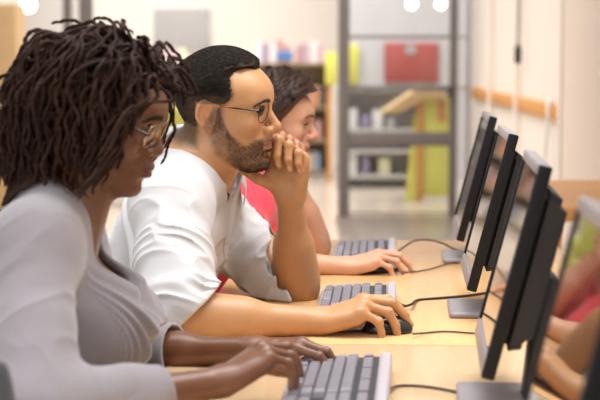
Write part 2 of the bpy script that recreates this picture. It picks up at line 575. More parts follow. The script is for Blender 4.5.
class Hand:
    """X along the fingers, Y towards the thumb, Z out of the back of the hand (mirrored for the left hand)"""
    def __init__(s, wrist, xdir, zdir, left, curl, splay=(6, 1, -4, -10), thumb=None, scale=1.0, slim=1.0):
        X = nrm(xdir); Z = np.asarray(zdir, dtype=float); Z = nrm(Z - X * (Z @ X))
        Y = np.cross(Z, X)                       # right hand palm down, fingers forward: thumb to the left
        if left: Y = -Y
        s.A = np.stack([X, Y, Z], 1); s.w = np.asarray(wrist, dtype=float); s.s = scale; s.slim = slim
        s.fing = []
        s.tips = []
        for i in range(4):
            m = np.array(F_MCP[i])
            pts = [m]
            a = 0.0
            sp = math.radians(splay[i])
            for j in range(3):
                a += math.radians(curl[i][j])
                # splay only acts while the finger is straight
                d = np.array((math.cos(a) * math.cos(sp), math.sin(sp) * max(.25, math.cos(a)), -math.sin(a)))
                pts.append(pts[-1] + nrm(d) * F_LEN[i][j])
            s.fing.append((pts, F_RAD[i]))
        t = thumb or [(.62, .60, -.50), (.86, .42, -.30), (.95, .20, -.22)]
        tp = [np.array((.020, .021, -.008))]
        for dv, ln in zip(t, (.043, .034, .026)):
            tp.append(tp[-1] + nrm(dv) * ln)
        s.thumb = (tp, (.0125, .0108, .0100, .0074))

    def W(s, p): return s.w + (np.asarray(p) * s.s) @ s.A.T
    def loc(s, P): return ((P - s.w.astype(F32)) @ s.A.astype(F32) / s.s).astype(F32)
    def bounds(s):
        c = s.W((.085, 0, -.02)); r = .125 * s.s
        return c - r, c + r

    def sdf(s, P):
        p = s.loc(P)
        sl = s.slim
        d = None
        for i in range(4):
            m = np.array(F_MCP[i])
            c = s_cap(p, (.006, m[1] * .52, -.002), m + (-.004, 0, -.005), .0150, .0118 * sl)
            d = c if d is None else smin(d, c, .012)
        d = smin(d, s_ell(p, (.048, -.002, -.004), (.048, .034, .0125)), .012)
        d = smin(d, s_cap(p, (.022, -.022, -.010), (.062, -.031, -.010), .0115, .0100), .012)
        d = smin(d, s_cap(p, (.022, .016, -.012), (.050, .030, -.017), .0140, .0110), .014)
        fs = None
        for pts, r in s.fing:
            pr = s_cap(p, pts[0], pts[1], r[0] * sl, r[1] * sl)
            kn = s_ell(p, pts[0] + np.array((-.002, 0, .001)), np.array((.0115, .0095, .0095)) * sl)
            d2 = smin(pr, kn, .006)
            md = poly_cap(p, pts[1:], [r[1] * sl * 1.04, r[2] * sl, r[3] * sl], .003)
            kk = s_sph(p, pts[1], r[1] * sl * 1.09)
            f = smin(smin(d2, md, .003), kk, .004)
            fs = f if fs is None else smin(fs, f, .0012)
        d = smin(d, fs, .007)
        tp, tr = s.thumb
        t = poly_cap(p, tp, [x * (sl * .5 + .5) for x in tr], .004)
        d = smin(d, t, .007)
        return d * s.s

    def nailmask(s, P):
        p = s.loc(P)
        m = np.zeros(len(p))
        ch = [(pts[2], pts[3]) for pts, r in s.fing] + [(s.thumb[0][2], s.thumb[0][3])]
        for k, (a, b) in enumerate(ch):
            ax = nrm(b - a)
            if k < 4:
                up = nrm(np.cross(ax, (0, 1.0, 0)))
            else:
                up = nrm(np.cross(ax, np.cross((0, .6, .8), ax)))
            c = a + (b - a) * .72 + up * (.0062 if k < 4 else .008)
            e = p - c
            side = np.cross(ax, up)
            r2 = (e @ ax / .0062) ** 2 + (e @ side / .0046) ** 2 + (e @ up / .0042) ** 2
            m = np.maximum(m, np.clip((1.15 - r2) * 4, 0, 1))
        return m


def mixc(c, col, m):
    return c * (1 - m[:, None]) + np.asarray(col)[None] * m[:, None]


def sst(x, a, b):
    t = np.clip((x - a) / (b - a), 0, 1)
    return t * t * (3 - 2 * t)


def bb(*pts, r=.08):
    A = np.array(pts)
    return A.min(0) - r, A.max(0) + r


# ------------------------------------------------------------------ body
T_T = np.array([-.12, 0, .2, .4, .6, .75, .86, .95, 1.03, 1.10])


class Body:
    def __init__(s, head, hr, hl, SR, ER, SL, EL, NB, PC, W, D, off=None, bust=0.0, arm=1.0, neck=.056, hb=(-.022, 0, -.055)):
        s.head, s.hr, s.hl = head, hr, hl
        s.SR, s.ER, s.SL, s.EL, s.NB, s.PC = (np.asarray(v, dtype=float) for v in (SR, ER, SL, EL, NB, PC))
        s.ax = nrm(s.NB - s.PC); s.L = np.linalg.norm(s.NB - s.PC)
        sv = s.SL - s.SR
        s.sv = nrm(sv - s.ax * (sv @ s.ax))
        s.fv = np.cross(s.sv, s.ax)
        if s.fv[0] < 0: s.fv = -s.fv
        s.W, s.D = np.asarray(W), np.asarray(D)
        s.off = np.asarray(off if off is not None else [0] * 10)
        s.bust, s.arm, s.neck = bust, arm, neck
        s.hb = head.wld(hb)
        s.tlo, s.thi = bb(s.PC, s.NB, s.PC - s.sv * .1, s.PC + s.sv * .1, r=.20)

    def T(s, P):
        d = P - s.PC.astype(F32)
        return d @ s.ax.astype(F32) / s.L, d @ s.sv.astype(F32), d @ s.fv.astype(F32)

    def P3(s, t, u, v): return s.PC + s.ax * (t * s.L) + s.sv * u + s.fv * v

    def torso(s, P, inf=0.0):
        t, u, v = s.T(P)
        W = np.interp(t, T_T, s.W) + inf; D = np.interp(t, T_T, s.D) + inf; o = np.interp(t, T_T, s.off)
        g = (np.abs(u / W) ** 2.3 + np.abs((v - o) / D) ** 2.3) ** (1 / 2.3)
        d = (g - 1) * np.minimum(W, D)
        d = smax(d, (np.abs(t - .48) - .60) * s.L - inf, .05)
        if s.bust:
            for k in (-1, 1):
                d = smin(d, s_ell(P, s.P3(.66, k * .075, s.D[4] + s.off[4] - .015), (.062 + inf,) * 3) , .05)
        return d

    def shoulder(s, P, S, inf=0.0):
        a = s.arm
        n = s.NB + s.ax * .02
        d = s_cap(P, S + (0, 0, -.004), n, .056 * a + inf, .048 * a + inf)
        return smin(d, s_sph(P, S, .058 * a + inf), .03)

    def upper(s, P, S, E, inf=0.0):
        a = s.arm
        d = s_cap(P, S, E, .053 * a + inf, .043 * a + inf)
        m = S * .45 + E * .55
        return smin(d, s_cap(P, m, E, .048 * a + inf, .042 * a + inf), .02)

    def fore(s, P, E, hand, inf=0.0):
        a = s.arm
        W = hand.W((0, 0, -.002))
        d = s_cap(P, E, W, .040 * a + inf, .0255 * a + inf)
        m1, m2 = E * .9 + W * .1, E * .55 + W * .45
        return smin(d, s_cap(P, m1, m2, .045 * a + inf, .038 * a + inf), .03)

    def neckf(s, P, inf=0.0):
        d = s_cap(P, s.NB - s.ax * .03, s.hb, s.neck * 1.06 + inf, s.neck * .98 + inf)
        return d

    def parts(s):
        h, hr, hl = s.head, s.hr, s.hl
        return [(lambda P: s.torso(P), s.tlo, s.thi, .02),
                (lambda P: s.shoulder(P, s.SR), *bb(s.SR, s.NB), .05), (lambda P: s.shoulder(P, s.SL), *bb(s.SL, s.NB), .05),
                (lambda P: s.neckf(P), *bb(s.NB, s.hb, r=.1), .05),
                (h.sdf, *h.bounds(), .025),
                (lambda P: s.upper(P, s.SR, s.ER), *bb(s.SR, s.ER), .04), (lambda P: s.upper(P, s.SL, s.EL), *bb(s.SL, s.EL), .04),
                (lambda P: smin(s.fore(P, s.ER, hr), hr.sdf(P), .018), *bb(s.ER, hr.w, *hr.bounds(), r=.06), .012),
                (lambda P: smin(s.fore(P, s.EL, hl), hl.sdf(P), .018), *bb(s.EL, hl.w, *hl.bounds(), r=.06), .003)]

    def sdf(s): return parts_sdf(s.parts())

    def bounds(s):
        lo, hi = bb(s.PC, s.SR, s.SL, s.ER, s.EL, s.head.o, s.hr.w, s.hl.w, r=.2)
        return lo - .03, hi + .03


# ------------------------------------------------------------------ cloth, hair and small things worn
def ridge(a, b, seed, p=3.0):
    """crease lines: a runs across the creases, b along them"""
    n = noise3(np.stack([a, b, a * 0 + .5], 1), 1.0, seed)
    return (1 - np.minimum(np.abs(n) * 1.25, 1)) ** p


def arm_coords(P, A, B):
    ax = nrm(B - A); L = np.linalg.norm(B - A)
    d = P - A.astype(F32)
    t = d @ ax.astype(F32)
    e1 = nrm(np.cross(ax, (0, 0, 1.0) if abs(ax[2]) < .8 else (1.0, 0, 0))); e2 = np.cross(ax, e1)
    return t, np.arctan2(d @ e2.astype(F32), d @ e1.astype(F32)), L


def plane(P, p, n): return (P - np.asarray(p, dtype=F32)) @ nrm(n).astype(F32)


def grid_mesh(G):
    """G (rows, cols, 3) -> V, quads"""
    r, c, _ = G.shape
    i = np.arange(r * c).reshape(r, c)
    return G.reshape(-1, 3), np.stack([i[:-1, :-1], i[:-1, 1:], i[1:, 1:], i[1:, :-1]], -1).reshape(-1, 4)


def solid(o, th, off=1.0, sub=0):
    m = o.modifiers.new('thick', 'SOLIDIFY'); m.thickness = th; m.offset = off
    if sub:
        m = o.modifiers.new('smooth', 'SUBSURF'); m.levels = sub; m.render_levels = sub
    return o


def eyes(head, root, iris=(.09, .045, .02)):
    m = bpy.data.materials.get('eye') or skin_mat('eye', .12, .6, .02)
    for sgn in (1, -1):
        c = np.array(EYE) * (1, sgn, 1)
        bm = bmesh.new(); bmesh.ops.create_uvsphere(bm, u_segments=32, v_segments=24, radius=.0126)
        V = np.array([v.co for v in bm.verts]); bm.free()
        ga = nrm((1, -.0 * sgn, -.22))
        r = np.arccos(np.clip(V @ ga / .0126, -1, 1)) * .0126
        col = np.ones((len(V), 4)); col[:, :3] = (.70, .66, .62)
        ir, pu = sst(r, .0062, .0056), sst(r, .0028, .0022)
        col[:, :3] = mixc(mixc(col[:, :3], iris, ir), (.006, .005, .004), pu)
        bm = bmesh.new(); bmesh.ops.create_uvsphere(bm, u_segments=32, v_segments=24, radius=.0126)
        me = bpy.data.meshes.new('eye'); bm.to_mesh(me); bm.free()
        for p in me.polygons: p.use_smooth = True
        at = me.attributes.new('Col', 'FLOAT_COLOR', 'POINT'); at.data.foreach_set('color', col.astype(F32).ravel())
        me.transform(Matrix.LocRotScale(Vector(head.wld(c)), Matrix(head.R.tolist()).to_quaternion(), Vector((head.s,) * 3)))
        me.materials.append(m)
        link(bpy.data.objects.new('eye', me), root)


def brows(head, fn, root, mt, n=170, thick=.0045, seed=1, rr=.00042, arch=.003, z0=.0425):
    rng = np.random.default_rng(seed)
    for sgn in (1, -1):
        t = rng.random(n)
        y = (.012 + .036 * t)
        z = z0 + arch * np.sin(t * np.pi * .9) - .004 * t * t + rng.normal(0, thick * .33, n) * (1.1 - .6 * t)
        x = .098 - .020 * t ** 1.6
        p = project(fn, head.wld(np.stack([x, y * sgn, z], 1)), .0003)
        N = grad(fn, p)
        dr = head.dirw(np.stack([-.25 - .35 * t, sgn * (.75 + 0 * t), .45 - .9 * t], 1)) + rng.normal(0, .15, (n, 3))
        dr -= N * (dr * N).sum(1)[:, None]; dr /= np.linalg.norm(dr, axis=1)[:, None]
        L = .0075 * head.s
        P = np.stack([p, p + dr * L * .5 + N * .0010, p + dr * L + N * .0009], 1)
        V, Q = tube_mesh(P, np.stack([np.full(n, rr * 1.4), np.full(n, rr * 1.2), np.full(n, rr * .4)], 1), 4)
        mesh_obj('eyebrow', V, Q, mt, root)


def lashes(head, root, mt, n=42):
    for sgn in (1, -1):
        a = np.linspace(-1, 1, n)
        up = np.radians(head.lid * 40 * (1 - a * a) - 8)
        y = EYE[1] + a * .0122
        r = np.sqrt(.0140 ** 2 - (a * .0105) ** 2)
        base = np.stack([EYE[0] + r * np.cos(up), y, EYE[2] + r * np.sin(up)], 1)
        dr = np.stack([np.cos(up) * .8 + .2, a * .5, np.sin(up) - .45], 1)
        P = np.stack([base - dr * .001, base + dr * .0035, base + dr * .0065 + (0, 0, .0022)], 1)
        P[..., 1] *= sgn
        P = head.wld(P)
        V, Q = tube_mesh(P, np.tile([[.00028, .00022, .0001]], (n, 1)), 4)
        mesh_obj('eyelashes', V, Q, mt, root)


def spectacles(head, label, rim_m, lens_m, arm_m, hw=.0245, hh=.0205, fwd=.0, z0=.012, r=.00085, sq=2.2, rim_half=False):
    e = empty('eyeglasses', head.wld((.09, 0, z0)))
    tag(e, label, 'glasses')
    Rm = Matrix(head.R.tolist())
    e.rotation_euler = Rm.to_euler()
    s = head.s
    o = np.array((.09, 0, z0))
    def L(p): return [Vector((np.asarray(q) - o) * s) for q in p]
    for sg in (1, -1):
        c = np.array((.1000 + fwd, sg * .0335, z0))
        th = np.linspace(0, 2 * np.pi, 49)[:-1]
        cy, sy = np.cos(th), np.sin(th)
        yy = np.sign(cy) * np.abs(cy) ** (2 / sq) * hw; zz = np.sign(sy) * np.abs(sy) ** (2 / sq) * hh
        P = np.stack([c[0] - np.abs(yy) * 0 - (yy * sg + hw) * .10 + zz * .10, c[1] + yy, c[2] + zz], 1)
        MB().tube(L(P), r * s, 6, closed=True).build('rim', rim_m, e)
        G = np.stack([np.stack([(P - P.mean(0)) * k + P.mean(0) + np.array((.0016 * (1 - k * k), 0, 0)) for k in (.0, .35, .7, .985)], 0)], 0)[0]
        G = np.concatenate([G, G[:, :1]], 1)
        V, Q = grid_mesh((G - o) * s)
        mesh_obj('lens', V, Q, lens_m, e)
        hinge = P[np.argmax(P[:, 1] * sg)] + (0, sg * .003, .006)
        A = [hinge + (.001, -sg * .003, -.004), hinge, hinge + (-.012, sg * .004, .001), (.03, sg * .0745, .031), (-.004, sg * .0775, .0400), (-.022, sg * .0800, .034), (-.031, sg * .078, .012)]
        A = np.array(A, dtype=float)
        A[2:4, 1] = sg * np.maximum(np.abs(A[2:4, 1]), (.064, .0745))
        MB().tube(L(A), r * 1.15 * s, 6, rb=r * 1.7 * s).build('temple', arm_m, e)
    B = [(.1005 + fwd - .002, y, z0 + .0055 + .003 * (1 - (y / .0105) ** 2)) for y in np.linspace(-.0105, .0105, 9)]
    MB().tube(L(B), r * s, 6).build('bridge', rim_m, e)
    return e


def smooth_path(pts, n):
    """Catmull-Rom through the points"""
    p = [np.asarray(q, dtype=float) for q in pts]
    p = [2 * p[0] - p[1]] + p + [2 * p[-1] - p[-2]]
    out = []
    m = len(p) - 3
    for t in np.linspace(0, m - 1e-6, n):
        i = int(t); f = t - i
        a, b, c, d = p[i:i + 4]
        out.append(.5 * (2 * b + (c - a) * f + (2 * a - 5 * b + 4 * c - d) * f * f + (3 * b - a - 3 * c + d) * f ** 3))
    return np.array(out)


def person_mesh(B, h, mt, colfn, label, group=None):
    V, Q = polygonise(B.sdf(), *B.bounds(), h)
    V, Q = keep_largest(V, Q)
    col = np.ones((len(V), 4)); col[:, :3] = colfn(V.astype(F32))
    o = mesh_obj('person', V, Q, mt, None, True, col)
    tag(o, label, 'person')
    return o


def cloth(name, fn, lo, hi, h, mt, root):
    V, Q = polygonise(fn, lo, hi, h)
    V, Q = keep_largest(V, Q, .15)
    return mesh_obj(name, V, Q, mt, root)


def trousers_and_shoes(B, root, tm, sm, fwd, floor=0.0):
    """thighs forward on the seat, shins down under the desk"""
    PC = B.PC; s = B.sv * np.array((1, 1, 0)); s = nrm(s); f = np.array((fwd[0], fwd[1], 0.)); f = nrm(f)
    prims = []
    legs = []
    for k in (-1, 1):
        hip = PC + s * k * .085 + np.array((0, 0, -.03)); hip[2] = .535
        knee = hip + f * .40 + s * k * .05; knee[2] = .50
        ank = knee + f * .04; ank[2] = .10
        legs.append((hip, knee, ank))
    def fn(P):
        d = smax(B.torso(P, .010), (P[:, 2] - (PC[2] + .12)).astype(F32), .01)
        for hip, knee, ank in legs:
            d = smin(d, s_cap(P, hip, knee, .088, .064), .05)
            d = smin(d, s_cap(P, knee, ank, .064, .048), .02)
        d = smin(d, s_ell(P, (PC[0] - .02, PC[1], .535), (.13, .17, .085)), .05)
        return d
    pts = [p for l in legs for p in l] + [PC]
    cloth('trousers', fn, *bb(*pts, r=.24), .007, tm, root)
    for hip, knee, ank in legs:
        def sh(P, ank=ank):
            a = ank.copy(); a[2] = floor + .045
            d = s_cap(P, a - f * .03, a + f * .15, .042, .036)
            d = smin(d, s_cap(P, a + (0, 0, .0), ank + (0, 0, .0), .05, .05), .03)
            return smax(d, -(P[:, 2] - floor - .004), .008)
        cloth('shoe', sh, *bb(ank, ank + f * .2, (ank[0], ank[1], 0), r=.09), .006, sm, root)
# ------------------------------------------------------------------ the man in the white shirt
def U3(*a): return U(*a)


man_head = Head(U(222, 116, 3.12), -15, 5, 6, 1.0, nose_w=1.08, nose_tip=(.1205, 0, -.012), lips=1.1, lip_fwd=.002, lid=.40)
man_hr = Hand(U(317, 321, 2.85), (.93, .02, .33), (-.36, -.12, .9), False,
              [(24, 30, 12), (28, 36, 14), (36, 44, 18), (46, 50, 22)], splay=(8, 2, -6, -14), scale=1.05,
              thumb=[(.80, .55, -.30), (.90, .25, -.42), (.88, -.05, -.45)])
man_hl = Hand(U(290, 197, 3.17), (-.06, -.10, 1), (.30, .95, .05), True,
              [(52, 98, 42), (58, 98, 45), (62, 98, 48), (66, 96, 50)], splay=(2, 1, -1, -3), scale=1.05,
              thumb=[(.50, .75, -.45), (.60, .75, -.20), (.62, .70, -.05)])
man = Body(man_head, man_hr, man_hl, U(172, 205, 2.98), U(176, 318, 2.79), U(209, 216, 3.37), U(297, 288, 3.27),
           (-.202, 3.17, 1.03), (-.42, 3.22, .56),
           [.15, .175, .165, .165, .18, .185, .165, .10, .06, .05], [.10, .11, .104, .099, .092, .084, .072, .062, .055, .05],
           [0, 0, .002, .006, .014, .014, .008, .002, 0, 0], neck=.052, hb=(-.014, 0, -.055))

M = {}
M['skin_tan'] = skin_mat('skin_tan', .40, .45)
M['skin_dark'] = skin_mat('skin_dark', .36, .5)
M['skin_pale'] = skin_mat('skin_pale', .42, .45)
M['shirt'] = fabric('white_cotton', (.54, .535, .55, 1), 1400, .85, .2, .02)
M['knit'] = fabric('grey_knit', (.27, .25, .275, 1), 700, .95, .4, .10)
M['coral'] = fabric('coral_cotton', (.78, .055, .085, 1), 900, .9, .3, .05)
M['black_hair'] = mat('black_hair', (.024, .0165, .012, 1), .75, noise=(60, .4), spec=.25)
M['beard_hair'] = mat('beard_hair', (.085, .050, .034, 1), .7, noise=(60, .4), spec=.25)
M['brown_locks'] = mat('brown_locks', (.028, .0105, .0056, 1), .68, noise=(14, .9), bump=(500, .6), spec=.2)
M['brown_hair'] = mat('brown_hair', (.040, .018, .010, 1), .42, noise=(30, .4))
M['trouser'] = fabric('dark_denim', (.03, .035, .06, 1), 900)
M['shoe'] = mat('shoe_leather', (.02, .018, .016, 1), .4)
M['button'] = mat('shirt_button', (.62, .60, .56, 1), .3)
M['steel'] = mat('spectacle_steel', (.06, .055, .055, 1), .3, 1.0)
M['dark_frame'] = mat('dark_acetate', (.03, .02, .018, 1), .25)
M['lens'] = glass_mat('spectacle_lens', (1, 1, 1, 1), .05)

M['hair_fade'] = skin_mat('faded_hair', .8, .2, .25)

# skin colours
TAN, TAN_RED, LIP_T, BEARD = (.52, .275, .130), (.52, .21, .115), (.34, .14, .105), (.100, .054, .032)


def man_hairline(p):
    """positive where the hair grows (roughly a distance)"""
    x, y, z = p.T; ay = np.abs(y)
    zt = [.028, .045, .056, .070, .085, .094, .099, .104, .110]
    side = np.interp(z, zt, [.026, .044, .0455, .040, .036, .038, .045, .060, .12])
    mid = np.interp(z, [.028, .045, .056, .070, .085, .092, .097, .101, .106, .113, .125], [.026, .044, .046, .046, .047, .051, .062, .074, .085, .097, .14])
    k = sst(ay, .012, .034)
    top = np.minimum(mid * (1 - k) + side * k - x, z - .030)
    burn = np.minimum(np.minimum(.0265 - x, x - .010), z + .02)
    nape = np.minimum(-.024 - x, z + .058)
    return np.maximum(np.maximum(top, burn), nape)


def man_beard(p):
    x, y, z = p.T
    up = np.interp(x, [-.02, .008, .020, .029, .040, .056, .068, .080, .10, .12], [-.025, .036, .030, .000, -.022, -.036, -.041, -.030, -.0285, -.0285])
    m = sst(up - z, -.004, .012) * sst(x + .35 * np.minimum(z + .01, 0), -.020, .000)
    low = np.interp(x, [-.01, .02, .05, .09], [-.060, -.078, -.104, -.125])
    return m * sst(z - low, -.006, .014)


def man_col(V):
    p = man_head.loc(V)
    c = np.tile(np.array(TAN), (len(V), 1))
    hd = (np.linalg.norm(p, axis=1) < .17) & (man_hl.sdf(V) > .003)
    x, y, z = p.T; ay = np.abs(y)
    red = (np.exp(-((x - .11) / .022) ** 2 - (y / .016) ** 2 - ((z + .013) / .014) ** 2) * .7 + np.exp(-((ay - .08) / .012) ** 2 - ((x + .01) / .03) ** 2 - (z / .035) ** 2) * .45
           + np.exp(-((x - .07) / .025) ** 2 - ((ay - .045) / .02) ** 2 - ((z + .012) / .02) ** 2) * .25)
    c = mixc(c, TAN_RED, np.clip(red, 0, 1) * hd)
    lip = sst(.0064 - np.abs(z + .046) * .72, 0, .0020) * sst(x, .083, .088) * sst(.0235 - ay, 0, .003)
    lip = lip * hd
    st = noise3(p, .0045, 3) * .14 + noise3(p, .012, 4) * .14
    bm = np.clip(man_beard(p) * (.68 + st), 0, .88) * hd * (1 - lip)
    c = mixc(c, BEARD, bm)
    c = mixc(c, LIP_T, lip * .9)
    hm = sst(man_hairline(p), -.008, .014) * hd * np.clip(.80 + .15 * sst(z, .03, .07) + st * .4, 0, .96) * (z > -.06) * (ay < .0775 + 10 * (z > .034))
    c = mixc(c, (.02, .012, .009), hm * (1 - .0 * x))
    for h in (man_hr, man_hl):
        c = mixc(c, (.66, .40, .29), h.nailmask(V) * .75)
        q = h.loc(V)
        kn = np.zeros(len(V))
        for pts, r in h.fing:
            for k in (0, 1):
                kn += np.exp(-((q - pts[k] - (0, 0, .005)) ** 2).sum(1) / .008 ** 2)
        c = mixc(c, (.47, .20, .105), np.clip(kn, 0, 1) * .30)
    return c


man_fn = man.sdf()
person = person_mesh(man, .0021, M['skin_tan'], man_col,
                     'bearded man in a white shirt and round spectacles resting his chin on a fist')
man_root = person
eyes(man_head, person)
lashes(man_head, person, M['black_hair'])
brows(man_head, man_head.sdf, person, M['beard_hair'], 190, .0040, 3, .00042, .003, .0405)


def short_hair():
    hd = man_head
    def th(p):
        hl = man_hairline(p)
        m = sst(hl, -.001, .010) * (np.abs(p[:, 1]) < .0775 + 10 * (p[:, 2] > .034))
        return sst(hl, .0, .034) * sst(p[:, 2], .0, .080) * (.0020 + .0050 * sst(p[:, 2], .020, .080) + .003 * sst(-p[:, 0], .05, .09) * sst(p[:, 2], -.01, .03)) - .0035 * (1 - m) + m * .0009
    def fn(P):
        p = hd.loc(P)
        n = noise3(p, .0085, 11) * .0036 + noise3(p, .0035, 12) * .0010 + noise3(p, .02, 13) * .0022
        return hd.base(p) - th(p) + n * np.clip(th(p) / .006, 0, 1)
    V, Q = polygonise(fn, *hd.bounds(), .0019)
    q = hd.loc(V.astype(F32))
    hc = np.ones((len(V), 4)); hc[:, :3] = (.085, .050, .030)
    hc[:, :3] = mixc(hc[:, :3], (.026, .0175, .0125), np.clip(sst(q[:, 2] + noise3(q, .006, 9) * .012, .022, .066) + .75 * sst(-q[:, 0], .03, .06), 0, 1))
    hair = mesh_obj('hair', V, Q, M['hair_fade'], person, True, hc)
    # springy little curls standing on it
    rng = np.random.default_rng(5)
    q = rng.normal(0, 1, (34000, 3)); q /= np.linalg.norm(q, axis=1)[:, None]
    P0 = project(hd.scalp, hd.wld(q * .09 + (0, 0, .03)), 0)
    p = hd.loc(P0); t = th(p); m_ = sst(man_hairline(p), -.006, .006) * (np.abs(p[:, 1]) < .0775 + 10 * (p[:, 2] > .034))
    k = (m_ > .75) & (rng.random(len(p)) < .12 + .88 * sst(p[:, 2], .045, .075)) & ((p[:, 2] > .030) | (p[:, 0] < -.02))
    P0, t, p = P0[k], t[k], p[k]
    N = grad(hd.scalp, P0)
    a = np.cross(N, rng.normal(0, 1, N.shape)); a /= np.linalg.norm(a, axis=1)[:, None]; b = np.cross(N, a)
    s = np.linspace(0, 1, 9)[None, :, None]
    turn = (rng.random((len(P0), 1, 1)) * 6.28 + s * 8.5)
    r = .0029 * np.clip(t / .009, .25, 1)[:, None, None]
    t = np.maximum(t, .0006)
    path = P0[:, None] + N[:, None] * (t[:, None, None] * (.60 + .85 * s) + .0008) + (a[:, None] * np.cos(turn) + b[:, None] * np.sin(turn)) * r * (1.2 - .3 * s)
    rad = np.full(path.shape[:2], .00062) * np.linspace(1.25, .7, 9)[None] * (.42 + .58 * sst(p[:, 2], .03, .08))[:, None]
    V, Q = tube_mesh(path, rad, 4)
    mesh_obj('curl', V, Q, M['black_hair'], hair)
    # stubble of the beard
    q = rng.normal(0, 1, (26000, 3)); q[:, 0] = np.abs(q[:, 0]); q /= np.linalg.norm(q, axis=1)[:, None]
    P0 = project(hd.sdf, hd.wld(q * (.085, .06, .085) + (.03, 0, -.045)), 0, 8)
    p = hd.loc(P0)
    lip = (np.abs(p[:, 2] + .046) < .0085) & (np.abs(p[:, 1]) < .024) & (p[:, 0] > .08)
    k = (man_beard(p) > rng.random(len(p)) * 1.25 + .10) & ~lip & (np.abs(hd.sdf(P0)) < .001)
    P0 = P0[k]
    N = grad(hd.sdf, P0)
    d = N * .7 + hd.dirw(np.array((.15, 0, -.75))) + rng.normal(0, .35, N.shape)
    L = (.0012 + .0016 * rng.random(len(P0)))[:, None]
    path = np.stack([P0 - N * .0004, P0 + d * L * .6, P0 + d * L], 1)
    V, Q = tube_mesh(path, np.tile([[.00024, .00020, .0001]], (len(P0), 1)), 3)
    mesh_obj('beard', V, Q, M['beard_hair'], person)


short_hair()


